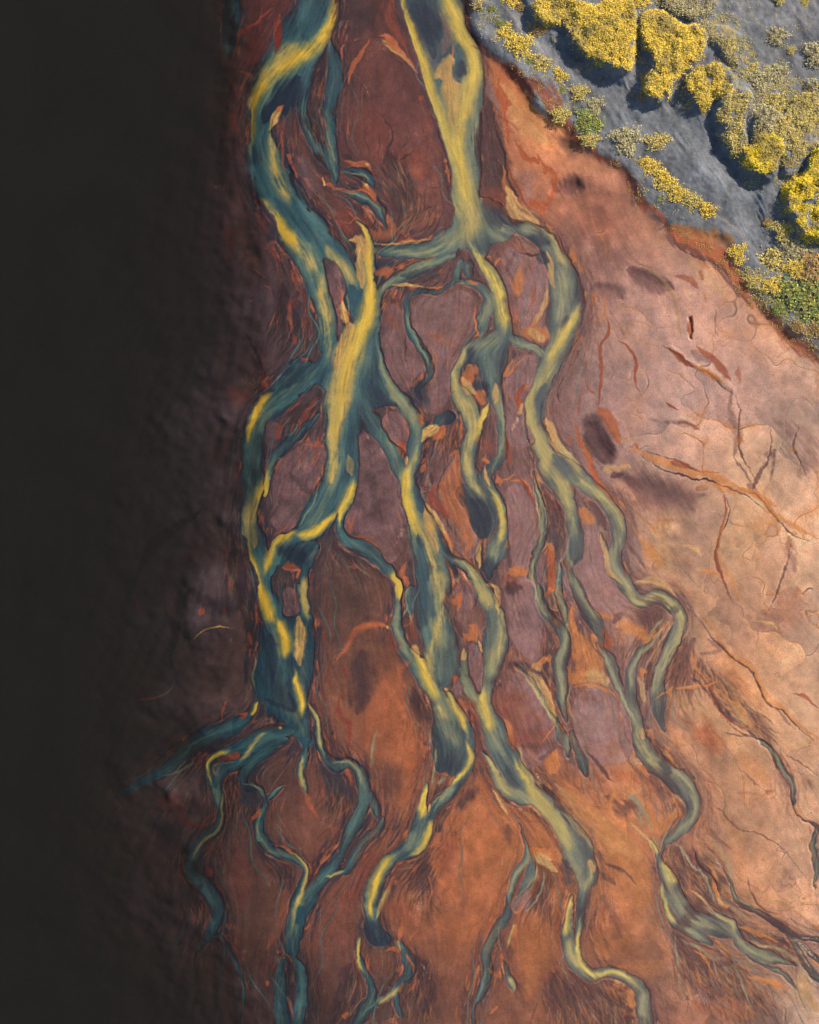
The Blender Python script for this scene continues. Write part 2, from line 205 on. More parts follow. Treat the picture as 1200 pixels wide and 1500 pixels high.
PAINT = '''
# --- left river: yellow sediment plumes
A Y 835,-200,60 835,-10,66 815,90,70 770,170,76 700,240,80 600,290,90 520,350,80 450,430,76 405,510,56 395,600,50 400,700,50 400,760,30 s.5 f.25 k.25
A y 640,205,24 580,250,60 530,310,60 480,400,50 s.7 f.5 k.5 o.8
A T 760,20,90 700,110,100 660,190,60 s.8 o.6
A M 680,-10,70 660,90,50 s.9 o.5
A D 640,370,120 600,450,150 560,520,110 500,560,120 460,610,70 s.6 o.8
A y 500,610,34 500,700,36 515,800,42 545,900,46 575,980,50 600,1020,30 s.6 f.4 k.4
A M 410,800,40 430,900,40 480,980,40 s.8 o.6
A y 455,980,20 490,1050,46 530,1110,60 580,1190,60 s.5 f.3 k.3
A M 600,960,20 680,1060,36 760,1130,40 830,1220,40 s.6 o.8
A T 520,1000,70 620,1110,120 700,1200,120 s.9 o.6
A t 560,525,30 530,570,40 510,620,34 490,650,20 s.4
A O 570,520,20 530,560,26 s.5 o.7
D y 490,0,30 530,60,55 570,130,60 610,180,80 660,230,80 730,320,70 760,420,60 775,520,60 790,620,56 800,720,50 780,800,50 s.8 f.35 k.5
D Y 510,20,24 570,120,50 630,200,40 s.7 f.3
D y 770,190,24 830,270,44 890,340,50 930,410,44 s.7 f.3 k.3
D M 660,10,30 760,130,40 790,200,40 s.8 o.7
D Y 930,70,36 965,110,44 985,170,56 995,230,60 1000,300,56 1010,370,50 1000,450,60 985,560,70 960,650,90 930,730,90 s.3 f.12 k.1
D t 900,185,34 960,195,60 950,240,80 970,280,60 s.4 f.2
D t 930,250,30 960,340,50 960,420,40 s.6
D T 900,400,60 930,470,70 940,540,50 950,590,30 s.5
D t 870,580,60 900,600,90 890,680,110 870,760,100 870,850,90 850,960,90 830,1080,80 820,1200,70 s.5 f.3 k.25
D y 960,640,70 930,760,110 880,860,110 850,980,90 830,1100,80 815,1250,60 s.6 f.35 k.4
D t 860,480,20 870,540,40 890,580,50 s.4
D D 1000,880,60 1060,970,60 1150,1010,40 s1 o.4
D Y 990,280,40 1000,380,44 980,520,60 930,700,80 880,850,60 840,1000,56 810,1180,50 790,1350,40 s.8 o.7
D M 750,860,50 660,930,40 560,990,40 480,1030,30 s.9 o.5
D Y 510,940,20 460,970,28 430,1030,26 405,1100,24 392,1190,20 s.5
D R 600,480,30 595,520,26 s.6 o.6
D D 640,850,90 560,890,60 s.8 o.4
G Y 510,88,24 450,140,26 420,200,24 400,270,22 388,360,16 s.5
G y 830,-30,90 820,100,80 815,200,70 810,300,64 810,400,70 805,480,60 800,560,44 780,640,30 s.7 f.4 k.6
G M 400,300,40 380,420,40 385,560,30 s.9 o.5
G M 900,30,80 980,150,60 1040,260,60 1090,370,60 s1 o.5
G y 468,350,22 465,430,26 475,520,34 450,590,60 420,660,80 400,730,90 390,800,60 s.4 f.3 k.3
G Y 475,520,20 455,580,36 425,620,20 s.4
G Y 345,720,22 360,820,30 390,900,36 425,970,40 445,1050,44 465,1130,54 490,1200,50 s.35
G t 380,720,50 400,800,60 420,880,40 s.7 o.6
G Y 850,690,24 790,740,34 710,790,40 630,800,30 s.4 f.2
G Y 640,780,40 570,810,44 520,870,44 490,950,40 480,1010,30 s.4 f.2
G M 560,840,50 530,930,50 510,1030,60 s.9 o.7
G t 890,405,40 905,450,40 915,500,30 s.5 o.5
G Y 925,515,40 910,590,44 880,650,36 855,700,24 850,770,16 s.3
G M 850,780,20 890,840,36 970,870,40 s.8 o.6
G Y 1100,990,24 1140,1030,60 1155,1080,50 1150,1140,26 s.4
G O 1170,1010,34 1190,1060,30 s.6
G P 1075,0,20 1130,90,24 1190,160,30 s.6
G y 670,1010,30 670,1100,30 678,1200,26 s.4
G O 560,960,30 600,960,44 640,975,30 s.7 f.5
G O 640,980,14 635,1010,14
G D 560,880,60 650,900,90 s.8 o.7
J Y 440,-30,40 450,40,46 465,110,54 500,180,56 530,215,30 s.35
J Y 535,185,28 555,250,40 570,320,46 570,400,34 s.4 f.2
J M 560,400,60 570,520,40 s1 o.6
J y 670,0,24 675,100,24 680,200,20 s.4
J t 640,185,50 640,260,56 640,350,50 650,430,40 s.6 f.3 k.3
J Y 625,440,14 635,530,26 655,600,40 655,680,44 s.4 f.2
J D 470,330,80 500,300,60 510,560,40 s.8 o.5
J D 590,560,60 600,640,30 470,590,40 s.8 o.6
J M 660,730,50 600,780,50 500,790,40 410,830,30 s.9 o.7
J T 680,820,60
J Y 432,620,14 415,660,16 395,690,12
J M 380,700,40 280,745,40 160,795,30 s1 o.6
J Y 285,855,16 230,890,20 190,930,16 185,980,12 200,1040,10 s.5
J y 490,770,12 430,800,16 390,860,18 335,920,16
J P 230,1000,10 215,960,10 260,930,10 330,915,10 s.6 o.7
J y 690,600,12 740,690,16 745,790,14 770,880,14 s.5 o.8
J P 790,920,8 880,910,10 930,940,12 965,1000,14 985,1060,14 s.6
J D 780,950,90 830,1010,120 890,1060,110 s1 f.6 o.6
J D 380,1010,70 400,1100,110 s1 f.6 o.5
J D 390,1100,90 s.8 o.5
J y 660,880,12 655,930,16 650,990,18 670,1060,22 s.5
J O 670,1060,30 700,1130,30 740,1200,20 s.7 o.7
J O 320,885,40 290,890,30 s.6 o.8
J O 380,665,16 330,690,14
J O 280,600,8 250,660,10 240,710,14
J t 545,740,16
J R 300,900,30 240,910,20 s.8
# hanging moons: rim of the orange lobe
J O 1110,250,24 1040,235,34 960,245,40 910,290,40 870,350,40 840,420,30 s1 o.8
J O 1200,400,120 1100,550,140 1020,700,120 980,850,90 s1 o.5
J R 860,560,20 850,660,24 890,740,30 900,830,50 s.8 o.8
J R 870,420,20 880,500,12 s.7
J K 960,350,110 940,480,130 950,600,110 930,690,60 s.8 o.55
J P 1035,760,6 1020,850,10 1000,940,14 s.6 o.6
J K 900,100,140 1000,150,120 s1 o.25
# left bottom
L P 380,20,12 400,60,14 410,120,10 s.6 o.6
L t 425,40,14 425,110,14 415,180,14 380,240,18 310,330,20 270,390,14 s.6 o.6
L M 260,470,30 340,540,40 400,620,30 s.9 o.4
L M 380,700,16 370,740,10 s.6 o.5
L P 650,90,10 610,180,10 610,260,12 650,330,14 720,365,14 s.6 o.7
L y 720,320,8 780,350,10 840,400,14 860,440,14 840,520,16 800,620,26 780,700,26 770,760,20 s.5
L M 1150,0,50 1120,120,40 1060,260,30 s.9 o.6
L M 1000,380,30 920,500,30 850,590,30 s.8 o.6
L y 950,475,10 1000,450,14 1040,435,8 s.5
L T 820,640,60 810,700,50 s.7
L M 820,780,20 830,900,30 830,1050,36 815,1180,30 s.8 o.7
L M 715,870,20 720,960,20 s.8 o.6
L O 760,1060,8 770,1130,10 780,1200,10 s.6 o.7
L O 620,125,14 580,190,22 s.5 o.9
L O 780,480,10 770,560,14 740,560,60 720,700,70 660,830,80 s1 o.45
L O 840,730,14 860,710,10
L O 660,1005,20
L R 230,110,16 220,180,20 280,215,24 340,200,16 s.7 o.8
L K 290,120,90 s.7 o.5
L K 140,230,150 140,300,110 s.8 o.6
L K 620,300,80 700,440,80 780,480,60 s.8 o.5
L K 330,520,110 200,600,200 130,650,160 340,800,120 s1 o.55
L R 340,440,30 380,470,30 s.7
L P 432,400,8 425,460,8 s.5 o.5
L R 300,980,8 370,970,20 420,1010,8 s.7
L R 820,200,20 870,130,40 780,30,20 s.9 o.3
# --- small brown lobe top left
A R 500,30,16 440,90,16 370,130,22 330,200,16 315,280,8 s.6
A O 505,30,8 450,80,8 370,130,12 s.6 o.7
A R 540,60,36 540,140,36 545,220,26 530,270,14 s.6 o.9
A R 420,200,140 400,290,110 s1 o.5
A R 245,250,10 280,350,16 330,450,18 370,540,18 s.6 o.7
A O 345,340,14 400,370,18 410,400,10 s.7 o.6
A K 310,60,70 290,200,50 s.8 o.8
A R 290,560,60 320,640,50 s1 o.4
A K 900,60,200 960,120,110 s.8 f.3 o.6
A K 1010,0,60 1000,120,60 s.8 o.4
A K 770,250,60 740,350,50 720,450,50 s.7 o.6
A K 745,480,50 730,560,70 740,700,50 s.7 f.4 o.6
A K 640,600,90 610,660,60 s.8 o.5
A G 640,780,110 690,900,120 680,1000,80 s.8 o.5
A K 590,800,16 600,900,20 650,1000,16 s.5 o.7
A O 560,640,10 555,760,12 560,820,14 580,860,10 s.5 o.8
A R 600,820,14 620,900,14
A O 880,205,12 865,250,14 868,310,8 875,390,8 s.4
A O 1000,190,22 960,270,26 920,350,28 885,420,18 s.4
A O 1040,180,16 1080,180,40 1110,210,50 1150,260,34 1200,310,26 s.4
A y 1050,190,6 1120,230,8 1180,300,6
A S 900,190,10 950,180,12 s.9 o.5
A S 950,380,4 980,450,6 1000,520,5 s.6 o.5
A K 1000,520,5 1060,580,7 1105,640,8 1110,700,10 1090,760,20 1060,830,30 s.5 o.9
A K 955,600,6 970,680,7 1000,740,8 1010,800,10 s.5 o.8
A K 1040,650,5 1060,720,7 1050,780,8 s.5 o.8
A R 1000,620,200 1050,760,160 s1 o.3
A O 870,800,14 930,820,24 985,820,34 1000,860,16 s.5 o.9
A t 985,820,16
A O 750,930,16 790,930,30 830,955,20 900,965,14 970,960,20 1020,1000,26 1050,1050,16 s.4
A t 770,890,8 770,930,10
A t 970,880,10 970,920,20 1010,960,10 s.4
A O 960,930,30 1010,970,40 1040,1010,30 s.5
A K 860,780,30 920,800,16 s.6 o.7
A M 880,860,6 960,870,8 1000,920,8 s.7 o.7
A M 860,970,10 950,985,14 1030,1030,14 1075,1120,10 s.7 o.8
A K 910,870,40 960,905,40 s.6 o.7
A O 1090,1080,60 1120,1150,60 1050,1180,60 1000,1150,40 s.8 f.3 o.7
A R 880,1090,120 900,1140,100 s.8 o.4
A O 850,1100,8 900,1120,8 940,1090,8 990,1140,8 s.5
A Y 925,1110,40 960,1150,40 990,1200,40 s.3
A K 1020,1060,8 1030,1110,8 1000,1150,6 s.5
A K 740,800,60 780,860,40 s.7 o.8
A S 820,960,6 s.5
# upper centre: between rivers
B K 255,760,70 230,830,90 250,940,80 320,1040,100 330,880,60 380,1000,60 s.9 f.7 o.55
B R 400,490,30 s.7
B R 300,780,140 400,800,120 390,900,90 s1 f.4 o.45
B O 350,850,60 400,880,60 s1 f.6 o.3
B R 430,620,80 s1 o.3
B G 420,300,200 s1 o.25
B K 300,740,6 340,700,5 s.5
B K 290,800,14 340,770,8 380,740,6 s.5 o.7
B K 440,940,5 510,930,6 s.5 o.7
B K 410,1060,6 460,1040,8 510,1020,6 s.5 o.7
B K 360,1190,6 400,1150,6 480,1140,5 s.5 o.6
B O 180,250,30 250,200,50 s.8 o.2
B R 260,-20,90 240,60,70 270,140,60 310,210,30 350,300,20 s.7 f.3 o.6
B S 220,50,8 230,110,8 270,150,4 s.8 o.4
B O 215,165,30 250,210,50 290,260,34 340,310,24 385,360,16 s.4
B y 200,200,8 300,280,8 380,360,8 s.5
B K 395,370,5 430,470,7 470,590,8 495,690,10 530,790,10 548,900,10 552,1000,9 545,1100,8 s.4 o.9
B K 600,20,10 640,130,14 680,220,16 705,310,10 714,400,8 712,480,10 700,580,12 s.4 o.9
B D 350,-200,200 350,10,180 400,100,170 440,200,150 460,290,90 s.7 o.45
B G 500,60,40 540,150,50 520,220,60 500,270,50 s.6 o.5
B O 565,210,10 560,270,10 545,300,10 s.5
B Y 520,-200,50 540,0,80 580,80,110 610,150,110 650,240,90 670,320,80 665,420,100 640,500,110 s.5 f.15 k.15
B Y 280,-200,40 300,0,44 330,100,44 370,210,44 400,310,50 430,400,50 460,490,56 490,580,60 530,680,90 570,800,100 600,900,110 620,1000,130 640,1100,130 650,1200,110 s.5 f.2 k.2
B P 430,400,50 500,560,110 540,700,150 590,850,170 620,1000,180 640,1150,200 s.8 o.8
B y 560,330,130 600,450,150 610,600,130 600,750,120 s.9 o.7
B t 480,370,50 520,340,90 550,300,40 s.5 f.4
B t 540,360,90 560,450,120 560,560,110 560,640,80 s.7 f.3 k.3
B y 620,480,110 620,580,110 s.8 k.3 o.8
B T 590,210,40 595,300,60 590,380,70 610,420,30 s.4 o.8
B M 640,560,60 630,650,70 630,740,70 640,830,40 s1 o.55
B M 500,470,16 510,560,30 520,640,24 s.8 o.6
B Y 540,100,60 600,180,80 650,280,80 660,380,90 630,500,80 600,600,70 590,700,80 600,820,80 620,950,90 650,1100,90 670,1200,60 s.8 o.75
B Y 290,-30,40 330,100,50 380,230,50 430,380,50 480,540,60 530,680,70 580,820,70 610,960,70 s.8 o.7
B D 350,20,120 420,120,130 450,220,90 s.9 o.5
B D 600,300,50 600,380,50 s.8 o.6
B P 680,560,30 670,700,30 640,830,30 670,900,24 s.7 o.6
B D 715,1000,60 760,1080,100 800,1140,60 s.8 o.6
B y 690,1130,100 600,1190,140 s1 o.5
B K 740,480,60 730,580,90 740,700,120 760,820,120 770,920,120 760,1010,90 s.5 f.3 o.75
B R 760,990,120 830,980,60 s.8 f.3 o.5
B S 720,620,5 760,700,5 s.6 o.3
B k 770,600,7 790,700,9 820,790,12 830,870,12 860,950,12 910,1040,10 970,1110,8 s.5
B O 780,800,14 820,850,14 820,920,18 880,1000,20 960,1080,24 s.6
B t 830,930,20 850,1000,40 860,1070,50 900,1100,30 s.5 f.4
B t 870,1000,40 900,1060,60 960,1100,50 1000,1130,30 s.5 f.3
B K 700,780,10 760,800,8 830,840,10 s.5 o.5
B k 710,880,6 800,880,8 s.5 o.4
# orange apron right of main river
B O 720,280,50 760,330,110 830,430,130 900,520,150 980,640,150 1060,740,120 s.9 o.7
B t 800,420,90 880,540,130 970,640,140 1050,720,90 s1 o.55
B O 760,320,80 860,460,110 1000,620,120 s1 o.4
B G 740,380,50 750,450,50 790,540,40 s.9 o.7
B O 860,900,120 930,900,140 940,800,100 s1 o.3
B G 930,900,110 940,980,60 s1 o.5
B r 800,360,16 800,430,24 815,500,50 820,570,16 835,650,18 840,720,10 830,790,8 s.4 f.3
B r 840,510,30 860,520,8 s.4
B r 860,690,14 890,750,16 940,800,30 990,800,40 970,750,10 s.4 f.5
B r 990,790,30 1020,840,40 1060,880,26 1075,940,20 1050,1000,24 1020,1060,20 1020,1130,14 s.4 f.3
B r 940,980,8 970,1030,40 1010,1040,40 1000,1080,50 s.5 f.5
B r 1020,840,30 1020,890,16 s.5
B R 840,800,10 860,880,12 900,980,12 960,1060,12 s.5
B K 1150,930,100 s.6 o.5
B K 1140,720,110 1160,770,80 s.9 o.45
# --- confluence fan
E y 560,0,130 640,60,140 640,130,110 s.8 k.4 f.3
E P 600,120,100 540,180,70 440,230,50 330,235,34 220,230,26 s1 k.5 o.8
E P 540,200,60 440,280,50 330,340,34 240,390,30 190,450,24 172,520,16 s.9 k.4 o.8
E M 580,200,60 590,300,50 580,370,30 s.9 o.7
E P 740,110,70 820,180,30 900,170,40 s.9 o.7
E Y 650,190,40 700,260,50 740,330,56 780,410,66 805,500,66 825,590,60 825,650,50 s.6 f.2 k.3
E P 800,660,60 740,690,70 660,720,50 s1 k.4 o.7
E P 860,680,40 950,710,30 1010,760,14 s.8 o.6
E D 650,740,70 640,780,60 s.8 o.6
E M 740,720,50 740,820,50 750,920,40 s.8 k.3
E P 770,900,16 780,1000,24 805,1110,20 s.7
E y 655,670,20 610,740,34 580,810,40 575,880,44 600,960,60 640,1040,70 665,1110,60 660,1200,60 s.6 f.3 k.3
E D 640,830,40 s.5 o.6
E D 690,930,80 720,960,40 s.6 o.8
E O 650,830,50 640,860,60 620,890,40 s.5 f.6
E t 615,860,30 640,930,36 680,960,30 s.5
E O 690,970,60 710,1000,30 s.6 f.4
E Y 740,1000,24 715,1080,24 685,1140,24 660,1200,30 s.4
E t 770,900,30 775,970,30 770,1010,14 s.5
E P 735,440,16 735,520,20 700,600,30 s.7 o.8
E P 690,400,8 590,390,8 s.6 o.7
E O 645,385,8 690,400,14 s.6
E O 680,490,8 680,560,12 670,620,10 700,650,10 s.5
E O 440,410,12 520,405,14 s.6
E t 250,400,12 340,405,20 420,415,12 s.5
E O 350,420,30 s.8 o.5
E t 160,190,8 250,195,12 380,185,16 460,170,10 s.5
E O 290,190,24 380,175,16 s.7 f.5
E O 180,340,50 230,330,50 270,325,20 s.6 f.4
E D 190,290,60 260,290,30 s.8 o.6
E D 300,350,50 420,340,60 500,340,70 s.8 o.5
E K 660,290,60 680,350,60 s.7 o.4
E M 330,500,8 330,590,10 380,690,10 425,760,12 430,830,12 s.6
E k 345,520,4 345,590,5 395,680,5 445,760,6 450,830,6 s.4
E k 185,540,5 195,680,6 225,790,6 270,890,6 350,980,6 s.4
E P 180,680,14 215,830,22 270,930,34 330,1010,40 375,1080,50 380,1170,50 s.7 k.3
E O 210,500,10 190,520,10 s.6
E O 350,870,26 360,910,20 410,840,14 s.5 f.5
E R 240,560,60 260,600,60 s1 o.5
E k 320,600,5 325,720,7 335,860,7 s.5 o.5
E O 430,640,60 560,700,90 s1 o.35
E G 500,500,140 480,580,120 s1 o.5
E D 390,930,100 400,980,90 s.7 o.7
E O 395,1060,20 400,1100,20 s.5
E t 400,1190,20 430,1140,40 480,1115,50 s.4
E O 500,1130,40 490,1160,30 s.5 f.6
E D 520,1090,70 600,1040,50 s.8 o.6
# right loop
E y 990,100,30 1050,130,40 1090,190,44 1110,260,40 1150,330,40 s.8 o.9
E P 900,130,50 960,120,30 1000,160,20 s.8
E D 980,170,80 1040,190,40 s.8 o.6
E t 1040,230,22 1060,290,30 1060,360,30 1080,420,24 s.5
E P 1110,300,50 1120,400,60 1110,500,50 1100,600,40 s1 k.3 o.8
E D 1140,560,60 1120,640,40 s.8 o.5
E Y 1200,500,24 1180,570,50 1130,640,50 1090,710,70 1060,760,70 1030,830,70 s.4 f.15
E y 1080,760,90 1020,850,90 970,930,60 940,1010,56 940,1100,56 960,1190,60 s.5 k.2
E T 1010,900,50 1000,1000,60 1020,1100,60 s1 o.7
E O 800,260,10 775,320,16 s.5
E O 900,290,34 890,360,46 880,430,56 860,460,40 s.5 f.3
E B 850,470,80 s1
E K 840,280,30 830,330,20 880,230,30 s.8 o.4
E t 1040,400,14 1030,470,24 1000,540,26 960,600,40 s.6 o.8
E O 990,580,50 950,630,60 1010,640,60 910,610,20 s.5 f.6
E t 960,630,40 1000,660,40 s.6
E R 970,420,24 960,520,30 s.8 o.7
E D 1010,260,60 1030,280,40 s.6 o.7
E K 880,240,8 960,250,10 1030,240,10 s.5
E G 860,300,70 s1 o.5
E R 850,520,60 880,600,60 s1 o.4
E O 870,760,16 830,830,16 820,860,10 940,745,12 s.5
E R 920,900,30 880,970,40 910,1020,30 s.7 f.4
E O 905,1000,14 900,1050,20
E S 880,1080,14 850,1150,12 s.8 o.7
E t 1030,1070,10 1050,1130,40 1080,1200,50 s.5 f.3
E k 1110,850,7 1090,950,6 1110,1020,6 s.5 o.6
E k 930,960,6 925,1060,6 940,1180,8 s.4
E k 1060,100,5 1120,200,7 1170,320,8 1200,400,8 s.4
# --- H: central strands
H y 390,300,30 370,380,40 330,500,60 325,580,70 340,670,70 360,740,80 400,820,90 450,920,90 490,1020,80 500,1120,80 500,1250,70 s.7 f.35 k.4
H Y 330,420,16 320,510,44 325,590,50 340,670,50 360,750,46 s.5 f.3
H Y 320,500,40 330,620,50 360,740,60 400,820,60 s.8 o.7
H y 960,60,50 950,150,60 965,250,60 1000,340,60 1060,440,60 1120,570,50 s.8 o.9
H t 415,650,20 430,710,50 460,800,60 490,900,50 s.6 k.3
H t 410,300,30 450,275,50 490,260,40 s.4
H O 480,310,40 510,290,24 s.5 f.5
H T 370,550,50 400,620,60 400,690,50 s.7 o.8
H D 400,450,50 390,560,50 s.8 o.5
H D 430,960,60 430,1020,40 s.7 o.6
H T 380,800,30 400,900,60 420,1050,60 430,1180,50 s.8
H P 230,60,16 280,120,22 340,200,26 380,260,24 s.6 k.3
H P 220,310,30 270,400,30 s1 o.5
H r 280,340,16 310,350,30 320,380,20 s.5 f.5
H t 325,390,16 325,440,20 s.4
H y 620,60,36 660,180,40 670,260,44 640,350,40 635,440,46 660,530,46 700,600,50 730,650,40 s.8 f.3 k.4
H D 640,620,90 720,720,130 680,770,90 s.7 o.55
H Y 740,145,14 710,220,22 685,290,26 s.4
H P 790,80,14 805,200,16 810,320,16 780,430,16 s.7 o.8
H t 720,440,10 730,510,16 750,560,16 s.5
H Y 740,560,16 790,630,24 815,710,26 815,790,26 790,860,30 s.5 f.2
H P 780,850,50 750,920,40 s1 k.3 o.7
H D 740,960,100 760,1010,80 s.8 o.6
H O 720,420,24 740,430,14 s.5 f.5
H O 770,540,50 790,520,30 800,560,20 s.5 f.5
H O 800,525,10 840,510,10 870,485,8 s.5
H O 830,525,10 900,525,16 950,560,16 980,620,14 s.7
H G 880,620,90 920,760,90 s1 o.5
H O 540,400,60 580,380,50 570,480,80 550,560,110 560,640,100 610,730,90 640,840,90 620,900,70 s.7 f.35 o.8
H R 500,560,90 470,620,60 540,720,60 s.7 f.4 o.8
H K 560,400,6 500,540,8 510,640,8 s.6 o.6
H O 410,440,30 400,480,20 s.6
H B 470,440,70 470,520,70 s.9
H K 450,490,20 470,560,14 s.6 o.6
H t 430,640,24 480,720,30 530,810,30 570,890,26 s.6 f.3
H O 520,800,50 570,860,50 s.8
H y 560,910,16 630,950,34 680,1010,44 720,1080,50 740,1170,50 s.5 k.3
H k 545,930,5 610,980,6 670,1040,6 s.4
H t 690,830,20 690,900,26 700,970,16 s.4
H t 740,1045,40 780,1060,24 785,1120,26 790,1200,24 s.4 f.3
H R 700,330,60 740,360,60 s.9 o.4
H R 830,300,30 830,400,30 850,440,30 s.8 o.7
H r 890,130,30 900,180,30 s.6 f.5
H t 905,150,16 900,190,20
H S 870,250,24 890,220,24 s.8 f.8 o.8
H t 1030,220,16 1040,270,40 1080,350,50 1150,430,44 1200,490,44 s.5 f.2
H y 1080,330,16 1130,410,22 1200,480,24 s.5
H R 1150,330,40 s1 o.6
H y 960,40,60 945,140,56 955,230,56 990,330,60 1050,430,70 1100,520,60 1140,620,44 1160,720,36 s.9 f.2 k.3
H T 1060,400,60 1120,460,70 1180,490,40 s.9 o.8
H T 1020,30,60 1010,130,60 1010,230,50 s.9 o.7
H D 1160,860,60 1170,920,60 s.7 o.5
H D 1050,700,60 1070,820,70 1080,940,60 s.9 o.4
H P 965,480,6 1000,600,8 1020,700,10 s.6 o.5
H P 1140,800,10 1140,900,12 1170,980,12 s.6
H k 920,250,5 950,380,6 970,460,6 s.5
H O 1000,880,30 1040,850,24 1060,920,30 1030,960,40 s.6 f.6
H O 1050,1080,30 s.6 f.5
H O 840,965,20 890,970,44 920,1000,44 s.6 f.5
H R 850,1030,80 s.9 o.6
H K 840,1080,50 s.8 o.6
H O 590,1110,30 570,1140,40 s.6 f.5
H k 690,1060,6 685,1140,6 640,1200,6 s.4
H G 640,1120,60 640,1160,60 s1 o.6
H O 330,930,10 300,990,30 320,1040,30 s.7 o.8
H Y 250,990,16 285,1040,50 300,1080,46 295,1140,24 s.4
H S 270,810,26 300,780,24 260,850,14 s.9 f.9 o.6
H S 340,910,10 s.8 o.5
H k 300,560,5 310,660,6 340,770,7 360,880,7 s.4 o.7
H K 70,800,60 s1 o.3
H O 60,810,12 140,840,20 200,900,14 s.8 o.5
H R 1140,540,30 1180,600,20 s.7 o.4
# --- F / right land
F K 450,250,60 500,275,90 570,310,80 640,330,40 s.7 f0 o.7
F K 310,330,50 370,335,80 430,360,50 s.8 f0 o.5
F K 300,120,110 400,200,150 340,230,110 s1 f.2 o.36
F K 330,20,60 360,60,50 s.9 o.35
F B 230,90,100 300,200,100 s1 f.2 o.5
F K 280,420,90 300,560,60 s1 o.2
F t 480,230,10 540,250,14 600,300,14 640,360,16 660,450,16 675,520,14 s.7 o.7
F S 430,330,30 460,360,24 s1 o.5
F R 640,280,20 700,295,24 730,330,20 s.5 o.7
F R 740,260,14 745,290,14 s.6 o.8
F O 750,340,8 765,380,8 s.6
F R 710,430,14 700,470,20 705,520,16 s.5 o.9
F O 706,460,12
F R 370,430,10 380,490,14 350,550,12 355,620,14 350,700,14 335,790,18 s.5
F R 400,520,10 450,560,12 490,610,14 485,680,14 500,750,8 s.5
F R 290,670,5 300,720,8 330,760,8 s.5
F R 265,740,6 270,830,8 s.5
F r 330,800,40 360,820,50 400,880,40 430,930,24 s.5 f.3
F r 250,850,30 265,920,26 290,990,20 320,1050,18 350,1110,14 400,1180,14 s.6
F O 270,900,20 300,990,26 s.8
F K 310,870,50 335,920,90 370,970,80 s.4 o.85
F S 340,870,14
F B 370,920,6 410,940,10 s.4
F K 320,860,80 350,930,110 385,985,60 s.6 f0 o.75
F k 500,975,6 600,1030,6 700,1070,8 800,1085,6 900,1130,8 1000,1190,8 s.5 f.4
F k 520,960,5 620,990,8 720,1040,10 820,1050,10 s.6 f.6 o.7
F K 400,1055,50 480,1090,90 580,1120,130 680,1140,120 760,1130,80 s1 o.42
F k 860,700,5 890,800,6 880,900,8 900,980,8 960,1080,8 s.6 f.5 o.7
F K 600,560,6 700,630,10 780,665,8 860,740,10 s.5 f.5 o.8
F k 1000,850,5 1010,950,6 970,1090,8 s.6 f.4 o.6
F k 1120,860,5 1100,960,8 1160,1060,8 s.6 f.6 o.6
F S 900,780,30 940,860,50 960,960,60 s.7 f.3 o.5
F S 1060,900,40 1040,1000,50 s.7 f.3 o.5
F O 440,940,10 500,965,26 560,990,30 620,1010,34 700,1050,30 760,1050,30 840,1080,40 900,1110,30 s.7 f.2
F r 480,930,8 500,955,14 s.5
F R 620,1000,20 700,1030,24 s.6 o.7
F S 480,985,6 550,1005,8 600,1055,6 690,1080,6 s.5 o.8
F t 360,1030,40 430,1030,30 s.7
F K 400,1060,60 450,1060,60 540,1110,150 640,1150,160 s.8 o.35
F K 390,1060,20 440,1050,20 s.5 o.6
F R 580,545,8 620,575,10 660,610,24 700,640,10 s.6
F O 690,625,10 760,655,24 820,680,20 850,700,12 s.5
F R 720,550,12 770,590,26 830,640,30 860,690,24 s.6 o.8
F B 700,580,40 780,620,30 s.8 o.5
F B 860,720,36 850,800,30 880,900,40 870,980,24 s.9 f.3 o.6
F O 890,900,16 880,930,16 s.7 o.6
F R 880,630,20 890,700,14 s.8 o.5
F B 800,400,10 800,520,10 s.8 o.5
F R 610,770,10 650,800,8 s.6
F R 690,845,10 720,870,16 740,885,8 s.7 o.7
F B 1010,840,40 1130,900,80 1170,980,70 1120,1060,80 s1 f.8 o.4
F B 1000,1000,16 960,1080,20 940,1120,20 s.6 f.4
F K 860,970,8 900,1030,10 950,1100,8 s.6 f.3 o.5
F O 1100,960,24 s.7 o.6
F O 880,1100,24 960,1130,34 1040,1180,30 s.7
F O 800,1060,16 830,1120,20 s.7
F B 480,90,60 700,480,60 s1 o.2
F O 840,270,140 960,400,120 1060,500,110 1180,600,110 s1 o.3
F t 700,220,120 850,350,80 s1 o.4
F R 340,60,200 s1 o.3
F r 600,100,60 700,170,60 780,220,60 860,290,60 900,350,60 930,400,30 s.7 f.9 o.5
F k 560,40,8 620,90,10 640,150,8 700,190,8 800,240,8 880,330,8 930,410,6 s.6 f.9 o.7
F R 1060,500,40 1120,560,40 1200,620,40 s.8 f.9 o.4
# --- I
I y 100,30,60 170,120,50 220,230,44 240,320,30 s.9 k.3 o.9
I y 210,60,30 280,150,36 370,230,40 420,310,30 440,370,20 s.8 k.3
I T 190,90,80 250,130,50 s.9 o.6
I T 240,380,44 240,440,40 s.6 o.7
I r 260,-10,10 300,50,12 340,130,12 400,230,12 440,310,10 s.6
I t 350,350,12 370,420,24 385,500,24 430,560,24 s.4
I P 400,380,16 400,460,20 430,540,20 490,595,20 s.8
I y 440,570,16 500,605,16 570,590,12 630,620,14 675,690,16 660,740,14 s.6
I y 420,520,30 480,600,36 570,600,34 640,640,36 670,720,30 620,820,30 570,920,30 s.8 o.8
I P 650,740,24 600,830,24 560,920,24 555,1000,30 s.8 k.3
I D 640,650,40 s.5 o.5
I D 580,1000,60 590,1080,60 s.9 o.35
I t 480,540,24 560,540,30 620,570,24 650,600,12 s.6 f.2
